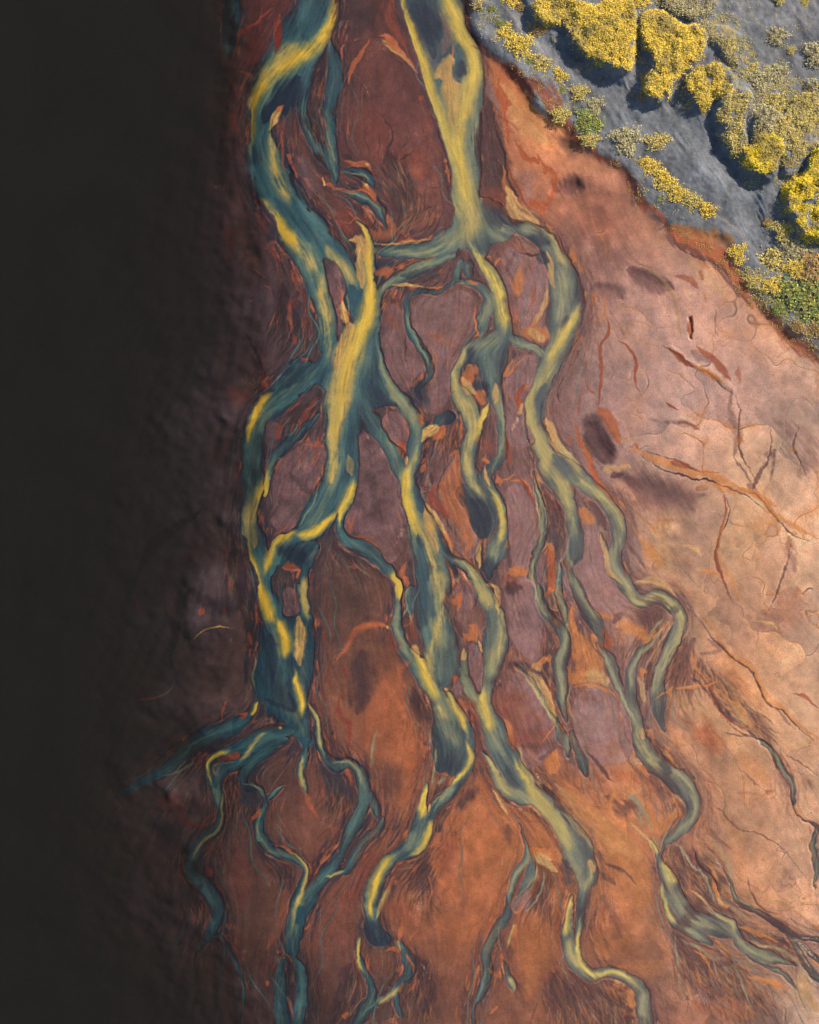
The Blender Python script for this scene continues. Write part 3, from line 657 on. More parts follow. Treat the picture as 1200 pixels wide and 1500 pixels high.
I O 460,310,10 500,370,14 550,440,50 590,490,40 s.8
I K 450,380,12 500,450,12 530,500,8 s.6 o.6
I G 470,370,60 500,420,60 480,500,50 s1 o.5
I K 560,640,100 520,700,100 560,660,80 s.7 f.6 o.5
I O 450,720,60 500,740,60 520,760,30 s.8 f.3
I K 420,680,30 400,700,20 s.7 o.5
I O 560,730,20 520,780,10 620,700,16 s.6
I P 600,700,10 550,780,12 500,820,12 470,880,14 460,960,14 s.7 f.2
I K 650,790,60 640,880,80 680,820,60 710,760,60 s.8 f.7 o.5
I k 540,850,40 530,940,30 500,980,20 s.8 f.6 o.5
I O 510,890,24 s.5 f.5
I t 490,910,16 520,1010,24 s.6 f.5
I O 260,250,10 290,280,50 310,310,44 s.7 f.5
I K 300,230,44 340,290,40 370,340,30 s.7 f.4 o.6
I K 170,330,60 160,250,40 130,200,30 s.8 f.5 o.5
I r 130,400,20 150,450,40 150,560,30 130,600,20 s.7 f.8 o.9
I B 200,480,60 s1
I T 190,500,30 180,540,26
I O 230,640,20 240,720,40 270,800,70 310,870,90 240,920,40 370,930,50 s.7 f.4 o.9
I t 310,900,60 360,930,40 s.8 f.4
I R 350,720,30 380,780,30 330,770,30 s.8 f.5
I O 310,740,24 335,760,16 s.5
I O 320,640,24 390,690,24 s.8 o.8
I P 240,480,8 270,570,8 300,630,8 340,700,8 s.6
I P 330,770,8 370,840,14 400,930,14 430,990,14 460,1060,16 500,1170,24 s.7
I t 140,830,12 100,870,40 80,900,30 140,980,30 170,1060,20 s.5 f.5
I O 130,940,40 160,1040,30 s.7 f.4
I y 30,890,8 90,970,10 150,1060,12 190,1120,12 s.5
I P 205,740,14 190,830,16 200,960,16 215,1050,12 s.8
I K 120,850,30 170,800,30 s.8 f.6 o.5
I K 30,860,30 120,900,16 s.7 o.6
I O 0,500,30 30,500,30 s.6 f.4
I K 0,560,50 30,560,20 s.6 o.6
I R 10,120,14 60,170,16 100,250,16 s.7
I R 0,1000,120 50,1100,140 100,1080,60 s1 o.45
I K 80,1140,120 s.9 f.3 o.4
I O 230,950,12 290,945,12 370,970,12 420,1000,8 s.5 o.8
I G 330,1040,120 340,1120,120 s1 o.5
I O 700,640,14 760,690,20 810,760,20 860,830,24 920,850,26 970,930,26 1000,990,30 1060,1040,30 1130,1100,30 1200,1150,30 s.8 f.3 o.7
I S 690,630,6 760,710,6 820,780,6 s.7 o.5
I K 760,760,40 820,800,30 740,820,40 s.8 f.5 o.35
I R 720,880,10 770,950,14 800,1010,16 850,1070,16 920,1110,14 970,1150,10 s.5 f.2
I K 820,940,10 860,1010,12 930,1080,12 s.6 f.5 o.7
I t 850,1000,30 900,1060,30 940,1100,20 s.8 f.5
I O 640,950,20 740,940,14 800,930,14 s.6
I O 860,870,160 900,950,140 960,1000,80 s1 f.3 o.4
I R 870,900,60 900,960,60 s1 f.5 o.3
I r 740,1120,120 780,1150,80 s1 f.3 o.4
I S 960,1150,8 985,1180,8
I t 640,1000,90 740,1040,90 s1 o.35
I K 440,130,90 540,170,130 660,210,130 720,260,90 s1 o.38
I k 825,170,5 850,260,6 815,360,6 795,430,6 820,520,8 870,620,6 s.5 f.2 o.8
I k 900,200,6 960,200,8 1040,290,6 1100,360,6 1180,380,6 s.5 f.4 o.7
I k 690,640,6 760,730,8 850,820,8 930,880,8 1000,1000,8 1080,1070,8 1180,1160,8 s.6 f.6 o.7
I k 1090,360,8 1080,450,10 1050,560,10 980,680,8 s.7 f.6 o.5
I K 700,900,14 760,960,20 830,1040,20 900,1110,16 s.6 f.8 o.6
I R 830,180,14 835,260,14 810,360,12 800,430,14 810,490,16 840,570,20 870,620,24 s.7 f.2 o.8
I O 845,220,10 820,350,10 810,440,10 870,560,40 900,620,30 s.9 o.6
I O 720,495,12 780,500,16 820,520,14 s.7
I t 660,400,10 720,410,12 750,440,8 s.6
I O 500,360,40 600,480,90 s1 o.4
I t 600,330,200 620,450,160 s1 o.4
I B 620,400,60 700,520,60 s1 f.3 o.3
I O 760,150,20 830,170,40 900,185,30 960,200,20 1030,270,30 1100,320,30 1200,370,30 s.8 f.2 o.7
I S 960,210,8 1020,280,10 1100,340,8 s.7 o.6
I K 920,160,30 960,180,16 s.8 f.3 o.4
I O 1080,360,20 1080,430,20 s.7 o.7
I B 1080,360,50 1090,440,60 1110,500,50 s1 f.4 o.5
I R 1120,560,100 1080,660,140 960,720,60 s1 f.4 o.3
I t 930,690,10 1000,700,12 1050,730,8 s.7
I O 1000,820,30 s1 o.2
I R 1080,970,6 1140,990,10 1200,1040,10 s.6 f.4 o.7
I K 1000,990,14 1050,1060,14 1110,1120,12 s.8 f.6 o.4
I K 350,10,60 380,30,50 s.6 o.5
I t 420,90,20 470,90,20 s.8
I B 650,50,50 s1 o.2
I t 870,400,220 950,350,100 s1 o.3
I B 480,220,120 560,250,120 680,230,140 640,270,120 s1 f.2 o.4
# --- K: middle
K Y 260,0,40 295,50,40 300,80,24 s.4
K P 290,80,16 285,180,22 280,260,24 310,340,30 360,400,40 s.7
K Y 350,345,30 380,360,44 400,400,50 430,470,50 460,540,50 500,620,50 s.5 f.2
K t 370,350,40 385,375,30 s.5
K y 490,640,50 520,690,50 s1 k.3
K P 490,700,60 540,780,60 580,860,40 s1 k.4 o.5
K y 500,0,60 500,100,56 510,180,56 480,260,60 450,340,50 450,420,40 480,500,30 s.7 f.3 k.5
K M 430,230,30 430,330,26 s.8
K T 440,100,60 460,170,40 s.8 o.6
K T 540,350,90 540,450,80 500,540,50 s.9 o.5
K D 500,520,40 s1 o.3
K Y 530,545,30 560,610,34 600,680,30 630,760,30 s.5 f.2
K t 530,545,24 s.4
K Y 612,800,14 635,850,24 640,910,24 600,980,20 540,1060,20 s.5
K P 560,1050,24 500,1110,24 s.8
K D 560,860,60 540,930,60 s.9 o.3
K O 640,230,30 665,240,40 660,290,60 610,270,20 s.6 f.6
K t 615,350,16 620,400,24 s.5 f.3
K t 700,310,16 710,370,12 s.5
K k 632,360,4 640,320,5 680,320,5 702,370,5 700,480,5 s.4
K O 580,110,36 590,90,20 590,160,30 s.5 f.5
K K 610,300,20 600,240,30 570,200,40 s.7 o.5
K r 575,485,24 570,500,14 s.5
K O 600,600,20 620,640,40 s.6 f.5 o.7
K R 660,620,60 670,680,40 s.9 o.6
K P 610,480,14 640,560,22 690,620,20 s.7
K y 690,0,40 730,80,50 760,150,40 s.8 k.4 o.8
K y 790,20,24 800,100,26 810,200,26 810,300,34 780,400,50 740,470,60 s.6 k.4
K T 750,120,50 760,250,60 740,360,50 s1 o.5
K Y 710,540,26 715,620,44 730,700,44 745,770,44 s.5 f.2 k.2
K P 760,760,80 790,850,50 s1 o.6
K y 700,830,12 740,910,30 790,990,34 830,1050,50 900,1090,60 s.6 k.2
K P 850,1060,50 940,1110,70 1000,1170,70 s1 k.3
K Y 870,880,14 920,970,24 960,1060,34 1010,1130,44 1060,1200,50 s.5 f.2
K O 815,700,30 840,740,40 860,800,30 880,850,14 s.5 f.3
K D 850,960,60 880,1020,60 s.9 o.4
K R 830,580,20 820,700,20 s.9 o.4
K R 900,800,120 960,820,120 1030,780,90 s1 o.5
K K 900,830,70 1080,840,60 1000,900,90 s.9 f.4 o.4
K O 1070,870,20 1065,920,60 1060,960,50 s.5 f.3
K B 1065,950,24
K t 770,1060,14 800,1120,20 840,1190,12 s.5
K O 700,1080,160 760,1150,120 s1 f.3 o.4
K K 640,1080,60 600,1130,60 s.9 o.5
K K 380,560,80 370,640,60 400,680,70 460,700,50 s.7 f.4 o.6
K K 330,450,50 340,500,50 s1 o.35
K O 220,620,220 330,760,200 370,900,130 300,950,110 s1 o.45
K O 60,260,30 100,240,34 180,230,34 240,240,20 s.9 o.8
K t 230,245,14
K K 130,370,150 120,500,140 130,620,100 s.9 o.35
K K 260,960,120 240,1050,120 s1 o.4
K R 260,330,100 s1 o.3
K O 1160,120,20 1160,200,40 1190,290,30 s.7 f.5
K O 1190,460,30 1160,520,20 s.7 f.3
K O 1000,420,40 1040,390,30 970,430,40 s.6 f.6
K t 1000,500,40 1040,600,40 1080,690,30 s.7 f.5
K y 940,480,8 1000,590,8 1070,710,8 s.5
K P 1090,80,14 1130,180,20 1120,300,24 1100,420,20 1110,540,14 s.8
K P 950,0,8 990,100,8 1040,200,8 s.7
K O 1040,50,20 s.6 f.5
K O 1070,190,14 1080,230,16 s.6 f.5
K K 1060,160,60 1060,280,60 1040,300,50 s.9 f.5 o.4
K K 850,430,40 900,420,30 s.9 o.5
K P 1150,780,30 1140,860,30 s1 o.5
K D 1150,900,70 s.9 o.4
K P 470,830,8 470,900,10 460,990,10 440,1060,10 s.6
K P 520,990,12 470,1040,14 s.7 f.5
K O 500,975,12 540,985,10 s.6 f.5
K Y 440,1030,20 425,1110,30 405,1200,40 s.4
K P 320,110,8 360,200,6 310,240,8 s.5
K R 350,220,60 370,280,60 s1 o.5
K P 180,740,6 160,840,8 140,940,12 s.6 o.7
K S 980,970,16 1020,1030,14 s.7 f.7
# --- M
M Y 500,0,30 485,80,40 470,150,50 s.4
M Y 520,190,34 500,260,36 460,330,30 410,365,20 s.4
M P 430,260,50 400,330,20 s1 o.6
M Y 340,350,34 290,400,44 240,470,44 225,550,44 220,620,36 235,690,30 s.7 f.2
M D 270,520,60 250,600,50 s1 o.5
M t 525,100,16 510,140,14 s.4
M O 540,240,12 530,400,30 545,470,14 s1 o.25
M y 315,495,16 290,560,26 265,620,14 258,690,10 s.4
M O 320,490,10 295,540,10 s.5
M D 200,700,80 240,780,110 310,790,90 s1 f.5 o.5
M O 290,845,12 330,835,20 360,850,20 s.5
M O 375,680,10 370,730,24 355,790,16 s.5
M P 350,780,10 365,840,20 s.5 o.8
M O 400,860,20 425,920,12 430,960,12 s.5
M Y 165,765,14 148,820,14 150,880,12 180,950,10 s.5 o.8
M O 210,860,10 208,930,14 190,860,10 s.5
M y 350,1020,24 300,1070,24 250,1110,20 s.5 o.8
M O 370,1010,14 350,1040,20 s.7 o.6
M K 440,860,60 500,950,90 510,1050,80 480,1150,110 s.9 f.3 o.6
M S 460,900,10 500,940,12 515,990,8 s.7 f.6 o.8
M K 110,900,80 70,1060,90 60,1160,90 s1 o.5
M O 110,1150,10 90,1170,24 s.6 f.5
M O 540,470,24 590,510,30 640,560,14 s.9 f.3
M K 480,400,100 490,480,90 520,540,40 s.8 f.5 o.55
M R 350,620,50 400,650,90 s1 f.4 o.4
M O 460,720,10 400,800,12 s.7 o.5
M S 440,745,5 390,810,6 s.5 o.5
M O 720,240,200 800,320,130 s1 f.3 o.45
M R 620,300,100 600,420,100 s1 o.4
M O 600,740,200 750,700,200 850,560,80 s1 f.3 o.35
M t 830,20,12 870,100,14 900,150,12 s.5
M K 760,20,50 690,80,60 s1 o.5
M K 900,200,60 920,300,50 s1 o.5
M O 1090,320,50 1060,345,60 1130,360,70 1040,350,30 s.4 f.3
M t 1120,380,60 1060,370,50 1150,440,40 s.6
M P 1000,300,14 1010,380,20 960,440,18 920,520,14 910,600,16 s.7
M P 1060,440,20 1010,500,24 s1 f.4 o.5
M K 1080,480,60 1050,560,60 1040,640,50 s.9 f.6 o.5
M O 930,620,14 960,640,14 1010,580,10 s.6 f.5
M y 960,690,14 930,760,14 910,850,10 s.6
M O 960,700,24 940,780,24 s.8
M M 790,900,10 780,1000,14 740,1120,10 s.6
M O 860,900,40 850,960,40 800,920,20 s.9 f.5 o.6
M y 910,960,14 945,1040,10 s.6
M O 870,1110,16 820,1160,14 s.6
M K 870,800,60 920,860,60 s.9 f.5 o.45
M O 1100,680,160 1050,900,140 1000,1080,120 s1 f.2 o.4
M R 240,200,160 150,500,100 60,600,80 s1 o.3
M O 1200,20,140 s1 o.4
# --- N
N Y 60,280,30 110,330,40 160,400,46 200,470,46 220,530,30 s.6 f.2 k.2
N y 60,290,50 130,360,60 190,450,60 230,560,50 s.8 o.8
N P 200,540,60 250,620,50 260,680,50 s.9 k.4 o.8
N D 210,580,50 220,640,40 s.8 o.5
N y 300,560,12 310,620,14 280,680,24 s.6 o.7
N Y 235,700,20 215,780,24 210,860,20 s.5
N y 225,860,20 230,930,24 280,990,26 s.8
N Y 262,790,10 255,880,14 270,960,20 320,1010,20 400,1000,16 460,1025,20 500,1070,20 s.5
N P 510,1080,20 520,1180,24 s.8
N D 270,770,40 s.8 o.5
N P 200,360,8 270,450,10 325,530,10 s.6
N t 310,570,20 320,600,20 s.6
N y 30,100,10 60,200,14 100,300,20 s.7
N K 110,240,20 150,310,24 220,400,24 260,440,16 s.8 f.7 o.5
N S 80,240,10 130,290,10 s.7 f.7 o.6
N O 180,130,10 165,170,50 150,220,60 s.6 f.3
N t 170,260,60 250,340,90 330,420,120 430,500,130 500,560,120 s1 f.3 o.5
N O 200,250,90 320,400,130 440,520,150 500,640,170 500,760,160 s1 f.3 o.55
N K 360,570,12 430,610,16 490,660,8 s.8 f.3 o.6
N K 340,600,24 400,660,24 s.9 f.3 o.5
N K 350,700,60 400,760,60 420,860,90 s1 f.5 o.35
N O 420,980,60 540,990,100 600,950,60 s1 f.4 o.45
N O 330,880,40 380,950,50 s.8 f.5 o.5
N O 110,780,110 80,900,110 60,1020,100 s1 f.4 o.4
N O 120,530,60 90,530,24 150,545,50 s.5 f.3
N t 120,560,50 s.6
N K 170,1000,80 180,1100,110 270,1080,130 350,1080,120 s.9 f.6 o.55
N O 460,1080,30 470,1130,40 s.7 f.5
N O 0,400,40 10,560,60 s1 o.3
N y 480,20,24 500,100,34 550,170,40 600,215,30 s.8 k.4 o.8
N P 600,140,20 640,210,30 690,270,24 720,330,20 715,390,20 660,440,20 600,500,16 s.7
N t 500,50,12 510,80,14 s.5
N O 600,130,14 640,180,14 s.7
N D 600,180,50 620,220,24 s.7 o.5
N K 540,200,80 600,270,90 640,300,60 s.8 f.5 o.35
N D 680,350,50 s.8 o.5
N O 640,360,40 600,420,60 560,440,50 520,330,50 s.7 f.7 o.8
N r 470,240,60 420,230,60 s1 f.5 o.5
N K 290,130,8 340,190,16 400,260,10 s.6 o.7
N O 430,270,20 480,300,12 510,350,10 s.7
N K 370,310,60 420,360,60 470,340,50 500,400,40 s.8 f.7 o.55
N P 440,310,14 480,320,20 500,390,16 520,440,14 s.8 f.3 o.7
N O 400,280,12 380,350,20 400,380,20 s.7 f.7
N t 460,400,10 500,450,14 540,490,16 s.6
N Y 540,480,14 570,540,18 s.5
N Y 590,560,20 620,620,30 640,660,20 s.8
N Y 580,640,10 595,720,14 620,790,20 650,810,16 s.5
N P 640,680,40 690,780,40 760,820,40 s1 k.3 o.6
N P 660,820,20 740,870,20 s1 o.5
N K 700,560,60 740,620,60 640,520,50 780,650,50 650,860,60 700,940,90 780,980,90 880,960,80 s.9 f.8 o.5
N O 700,480,8 760,500,10 820,540,8 850,620,8 s.7 f.2
N O 760,570,10 790,620,20 800,700,20 830,740,30 860,740,10 s.7 f.4
N t 800,710,16 830,745,14
N K 820,640,40 s.9 f.6 o.5
N t 700,680,12 760,740,12 800,780,8 s.7 f.4
N y 780,770,8 850,810,16 880,860,16 s.6
N P 880,870,16 930,920,20 1030,950,20 s.8
N S 1060,860,10 1120,880,14 1160,920,20 1200,960,14 s.7 f.3
N S 1120,980,14 1180,1040,14 1200,1060,14 s.7 f.3
N S 1130,860,8 1200,865,10 s.6
N O 880,830,24 950,850,24 1040,880,16 s.8 f.4
N B 1000,800,60 s1 o.4
N t 1180,1080,110 1130,1030,50 1190,1160,90 s.9 f.3 o.8
N O 920,1010,30 1000,1030,20 1090,1060,14 s.7 f.5
N K 640,1000,30 720,1060,60 850,1080,60 960,1100,60 s1 f.8 o.3
N R 700,1120,80 900,1160,80 740,1050,30 s1 f.8 o.4
N O 860,1060,20 870,1160,30 s.8 f.8 o.4
N r 760,70,90 800,120,70 s1 f.3 o.4
N O 880,160,110 960,220,90 1010,270,60 s1 o.4
N k 800,-20,6 900,60,8 1000,100,8 1040,200,8 1080,280,10 1110,370,8 1180,430,8 s.5 f.4 o.8
N k 1040,130,5 1120,180,5 1200,240,6 s.6 f.5 o.6
N k 760,320,5 840,400,8 900,440,6 1000,470,5 1100,560,6 1170,640,6 s.6 f.4 o.5
N K 860,660,14 900,740,20 980,780,24 1080,840,24 1160,880,20 s.6 f.6 o.6
N k 920,620,6 960,740,8 1060,780,6 s.6 f.5 o.5
N R 760,60,60 800,130,70 s1 f.4 o.4
N B 820,60,8 960,80,8 s.5
N P 970,90,8 1010,120,8 1080,250,8 1100,330,6 s.7 o.6
N B 1040,200,24 1080,290,30 s.8 o.5
N O 890,310,8 960,320,6 1010,290,8 s.6 o.6
N B 870,300,20 960,300,10 s1 f.3 o.3
N B 880,200,6 1000,300,6 s.5 o.5
N R 1000,300,20 1020,290,12 s1 o.5
N t 980,720,10 1050,725,12 1110,725,8 s.6
N O 1060,740,30 s1 o.4
N B 1100,590,60 1040,680,60 s1 f.3 o.35
N S 900,405,8 1000,460,6 1080,540,6 1150,600,6 s.7 o.4
N B 770,400,100 800,450,60 s1 f.3 o.3
N O 820,380,60 880,480,70 900,640,60 s1 f.3 o.3
N R 1120,400,6 1060,300,6 s.6 o.3
# --- fine rivulets
N P 600,480,6 660,520,8 700,580,8 760,640,8 790,720,8 830,760,6 s.6
N S 640,500,5 690,570,6 740,610,6 760,700,5 s.6 o.7
N P 720,470,5 790,500,6 840,560,8 860,640,8 880,710,8 930,750,8 1010,790,8 s.6
N k 700,500,6 730,580,8 790,640,8 820,720,6 s.6 f.3
N P 900,850,6 960,900,8 1050,910,10 1110,960,8 1160,1030,8 1200,1060,8 s.6
N S 980,840,5 1060,850,8 1110,900,8 1150,960,10 1180,1020,8 s.6
N P 650,860,6 720,900,8 790,960,8 820,1040,6 s.6 o.8
N P 860,920,6 880,990,8 920,1080,6 940,1150,5 s.6 o.7
N O 700,900,8 760,960,10 800,1030,8 s.7
N P 640,830,5 640,920,6 650,1010,6 s.7 o.6
N O 930,1000,8 1010,1040,8 1080,1100,8 s.7 f.5
N P 180,360,6 230,410,8 270,480,8 s.6
N O 120,100,8 150,60,8 180,20,6 s.6
N P 420,300,6 480,330,8 530,400,8 545,460,6 s.6
I P 90,160,6 105,230,8 115,310,8 105,390,8 s.6
I P 600,680,5 550,730,6 520,790,5 s.6
I P 640,700,5 590,760,6 560,800,5 s.6
I P 210,420,6 190,480,6 170,560,6 180,620,6 s.6
I P 700,700,5 740,790,6 800,830,5 s.7 o.6
I O 700,800,6 720,870,8 770,930,8 s.6 f.4
I O 800,920,8 840,990,10 900,1050,10 960,1110,8 s.6 f.4
I P 60,880,5 110,970,6 150,1050,6 s.6
I O 560,1000,8 620,960,8 640,930,6 s.6
I P 480,900,8 510,960,6 520,1040,6 s.6 o.7
I O 500,870,12 510,930,12 s.6
K P 540,570,8 560,640,8 s.6
K P 950,470,5 990,560,5 1030,640,5 1060,720,5 s.5
K P 870,380,5 930,440,6 1000,500,6 s.6 o.7
K P 330,60,5 340,130,6 310,200,5 s.6
K P 1150,480,5 1150,620,6 1190,760,6 s.6 o.8
K P 540,130,5 560,210,6 600,280,5 s.6 o.6
M P 1060,400,6 1040,470,8 980,540,6 930,570,5 s.6
M P 1080,420,6 1080,520,8 1030,600,8 990,650,6 s.6 o.8
M P 870,700,5 860,780,6 880,860,6 s.6 o.7
M P 520,130,6 570,60,8 620,10,8 s.6
M M 170,1180,8 230,1110,10 290,1060,8 s.6
M O 500,440,6 520,520,8 520,580,6 s.6 o.7
M P 100,1180,5 150,1120,6 190,1060,5 s.6 o.6
H P 440,490,6 430,560,6 s.6 o.6
H P 970,460,6 985,540,6 1010,620,8 1035,700,8 1030,780,6 s.6
H P 1000,860,5 960,920,6 950,1000,6 970,1080,6 1010,1170,6 s.6
H P 200,250,5 195,330,5 s.6 o.5
G P 640,460,5 700,400,5 s.6 o.5
G P 740,560,6 720,640,8 680,700,8 640,770,5 s.6
G P 490,560,6 500,660,6 s.6 o.5
G M 630,230,8 690,170,10 750,120,6 s.7
G M 590,310,8 640,250,8 s.7
E P 345,505,5 335,580,6 380,680,6 430,770,6 440,840,5 s.5 o.9
E P 190,570,6 185,650,6 s.6
E P 700,420,6 745,490,8 740,560,6 s.6
E P 900,700,8 970,700,8 1030,760,8 s.6
E O 630,380,10 700,400,10 s.6 f.5
D M 680,640,6 620,740,8 560,830,8 520,920,6 s.7
D P 880,450,6 900,530,6 s.6
D D 600,780,50 560,850,50 s.7 o.5
A P 780,620,6 800,740,8 830,830,8 s.6 o.7
A P 870,860,5 950,870,6 1000,900,5 s.6
A P 840,970,6 930,980,8 1010,1010,8 1070,1080,8 s.6 o.8
A O 1060,900,20 1100,1000,20 s1 o.3
J P 420,370,8 410,470,8 420,570,8 s.6
J P 470,770,6 410,820,8 380,870,6 s.6
J P 350,1040,5 430,1050,6 470,1110,6 s.6
J P 490,1100,5 530,1060,6 590,1030,5 s.6 o.8
J M 180,780,8 100,840,10 30,910,10 s.7
J P 80,900,5 20,960,6 -60,990,5 s.6
L P 560,0,5 620,30,6 650,80,6 s.6 o.8
L M 700,40,6 660,80,8 s.6
L P 300,820,5 290,880,5 s.6 o.6
L P 510,990,5 535,1060,6 520,1160,6 s.6 o.6
# --- far left, drowned channels
O K 880,440,30 780,510,40 680,580,50 610,650,50 580,740,30 570,820,14 s.6 o.8
O O 820,530,8 760,560,6 s.7 f.6 o.5
O R 580,830,8 595,900,14 s.6
O O 880,890,30 s.6
O R 990,880,34 s.6
O R 780,880,14 750,940,20 s.6 f.5
O K 1080,700,110 1020,850,110 900,850,60 820,800,16 760,980,60 740,1080,50 760,1150,40 s.8 f.3 o.7
O t 830,1020,5 890,975,7 950,960,9 1030,972,8 s.4
O S 860,1005,4 930,975,5 s.4 o.6
O P 765,1180,6 730,1240,8 670,1275,8 s.5
O O 700,1265,8 640,1280,10 585,1290,10 s.5
O R 530,1240,8 620,1235,8 s.7
O R 545,1400,8 545,1370,10 s.7
O R 480,1470,6 550,1470,6 s.7 o.7
O S 920,540,24 960,510,14 s.9 f.9 o.6
O S 910,1090,60 950,1120,30 s1 f.9 o.3
O S 1020,1020,14 s.8 f.7 o.6
O B 1000,100,60 980,250,60 s1 o.5
O K 950,380,140 900,430,60 s1 o.4
O R 600,850,10 850,600,100 s1 o.2
P O 1085,140,14 1040,165,12 s.6
P T 700,410,40 560,480,30 450,530,24 s.9 o.7
P P 835,340,6 820,375,8 740,405,6 s.5
P O 830,345,8
P R 760,560,120 700,540,80 s1 o.4
P K 720,660,120 s.8 o.5
P O 1110,600,12 s.6
P R 1040,700,60 1050,1000,120 s1 o.3
D O 400,315,10 450,345,8 480,365,10 s.5 f.6 o.8
D O 470,400,10 500,430,8 s.5 f.6 o.8
D S 390,470,16 430,480,16 s.9 f.9 o.5
D R 290,190,60 280,120,80 s1 o.6
D O 270,250,30 s1 f.9 o.5
D O 110,300,14 s.9 f.9 o.6
D G 400,560,100 440,650,80 420,460,80 s1 o.5
D K 360,620,10 420,730,16 480,870,20 s.5 o.6
D K 560,380,70 560,520,60 500,420,40 s.9 f.5 o.5
D O 595,490,20 610,640,24 s.7 o.6
D R 620,650,24 630,700,20 s.6
D O 680,775,16 650,770,10 s.5
D R 340,960,110 300,930,80 s1 o.45
D R 440,720,6 465,830,8 460,920,14 s.6
D K 180,620,160 120,700,90 s1 o.4
D K 250,860,110 160,880,80 s1 o.5
D G 1100,560,110 1130,680,90 s1 o.3
G O 720,320,14 760,350,14 650,340,14 s.8 o.6
G S 570,400,12 545,430,12 s.8 f.5 o.8
G S 640,455,24 s.9 f.9 o.5
G S 330,430,24 340,470,24 s.9 f.9 o.4
G S 715,560,8 710,580,6
G K 540,650,30 500,720,30 500,560,16 s.8 o.5
G K 600,480,40 700,600,50 s.9 f.4 o.4
G K 680,150,70 620,200,60 700,180,60 s.8 f.8 o.7
G R 540,260,34 540,310,34 s.8 f.5 o.8
G R 640,230,40 740,110,30 s.8 f.6 o.7
G O 880,960,14 940,960,20 s.8 f.5 o.5
G K 900,880,110 940,900,60 830,880,60 s.9 f.5 o.5
G R 800,1000,14 720,1080,14 s.8 o.3
G K 960,740,90 s1 o.35
G O 900,810,14 1000,820,14 1050,860,10 s.9 o.5
G S 1140,800,34 s.9 f.9 o.5
G S 980,300,14 1000,320,8 s.8 f.5 o.5
G K 300,1000,130 330,900,70 380,1120,90 s.9 f.4 o.5
G S 200,770,50 230,740,34 s.9 f.9 o.3
'''
# ---------------------------------------------------------------- flow field and flow-aligned grain
def parse(txt):
    out = []
    for ln in txt.strip().splitlines():
        p = ln.split()
        if not p or p[0].startswith('#'): continue
        tile, code = p[0], p[1]; o = {}
        pts = []
        for q in p[2:]:
            if q[0] in 'sofk': o[q[0]] = float(q[1:])
            else: pts.append(q)
        out.append((tile, code, ' '.join(pts), o))
    return out
Wst = parse(WATER); Wpo = parse(WPOLY); Ist = parse(ISL); Pst = parse(PAINT)
q4 = 4
fh, fw = CH//q4, CW//q4
VX = np.zeros((fh, fw), np.float32); VY = np.zeros((fh, fw), np.float32)
for tile, code, s, o in Wst + [p for p in Pst if len(p[2].split()) > 2 and p[1] in 'YyPtM']:
    c = catmull(pts_of(tile, s, 3), step=2)
    t = np.gradient(c[:, :2], axis=0); t /= np.linalg.norm(t, axis=1)[:, None]+1e-6
    t *= np.where(t[:, 1:2] < -.15, -1, 1)
    ix = ((c[:, 0]+MG)/q4).astype(int); iy = ((c[:, 1]+MG)/q4).astype(int)
    ok = (ix >= 0) & (ix < fw) & (iy >= 0) & (iy < fh)
    wgt = np.clip(c[:, 2], 4, 40)
    np.add.at(VX, (iy[ok], ix[ok]), (t[:, 0]*wgt)[ok]); np.add.at(VY, (iy[ok], ix[ok]), (t[:, 1]*wgt)[ok])
vx = blur(VX, 2)*1.0 + blur(VX, 8)*.6; vy = blur(VY, 2) + blur(VY, 8)*.6
X4 = gx[::q4, ::q4][:fh, :fw]; Y4 = gy[::q4, ::q4][:fh, :fw]
dxx = np.where(X4 > 820, .25+.5*np.clip((X4-820)/250, 0, 1), (X4-560)/900)
vx += .35*dxx; vy += .35*1.0
vx += .03*upnoise(22, 5, fh, fw)
n = np.sqrt(vx*vx+vy*vy)+1e-6; vx /= n; vy /= n
iyy = np.clip((np.arange(CH)//q4), 0, fh-1); ixx = np.clip((np.arange(CW)//q4), 0, fw-1)
FX = blur(vx[iyy][:, ixx], 2, 1); FY = blur(vy[iyy][:, ixx], 2, 1)
def lic(noise, L, st=1.0):
    acc = noise.copy(); tot = 1.0
    for sg in (1, -1):
        px = gx+MG; py = gy+MG
        px = px.copy(); py = py.copy()
        for i in range(L):
            xi = np.clip(px.astype(np.int32), 0, CW-1); yi = np.clip(py.astype(np.int32), 0, CH-1)
            px += sg*st*FX[yi, xi]; py += sg*st*FY[yi, xi]
            xi = np.clip(px.astype(np.int32), 0, CW-1); yi = np.clip(py.astype(np.int32), 0, CH-1)
            w = 1-(i/L)**2
            acc += w*noise[yi, xi]; tot += w if sg == 1 else 0
    acc -= acc.mean(); return (acc/acc.std()).astype(np.float32)
white = rng.randn(CH, CW).astype(np.float32)
LF = lic(blur(white, 1, 1), 12)                                   # fine streaks
LM = lic(blur(rng.randn(CH, CW).astype(np.float32), 2, 1), 20, 1.5)  # medium
LC = lic(blur(rng.randn(CH, CW).astype(np.float32), 5, 1), 26, 2.5)  # broad
LN = np.clip(.55*LM+.45*LC+.25*LF, -2.2, 2.2)
F4 = fbm(60, 11, 5); F3 = fbm(18, 21, 4); F5 = fbm(160, 31, 4)
WPX = gx + .35*upnoise(5, 40) + .5*upnoise(9, 41) + 1.3*upnoise(30, 42); WPY = gy + .35*upnoise(5, 45) + .5*upnoise(9, 43) + 1.3*upnoise(30, 44)
FL = np.clip(.6*LM+.55*LF+.2*LC, -2, 2)

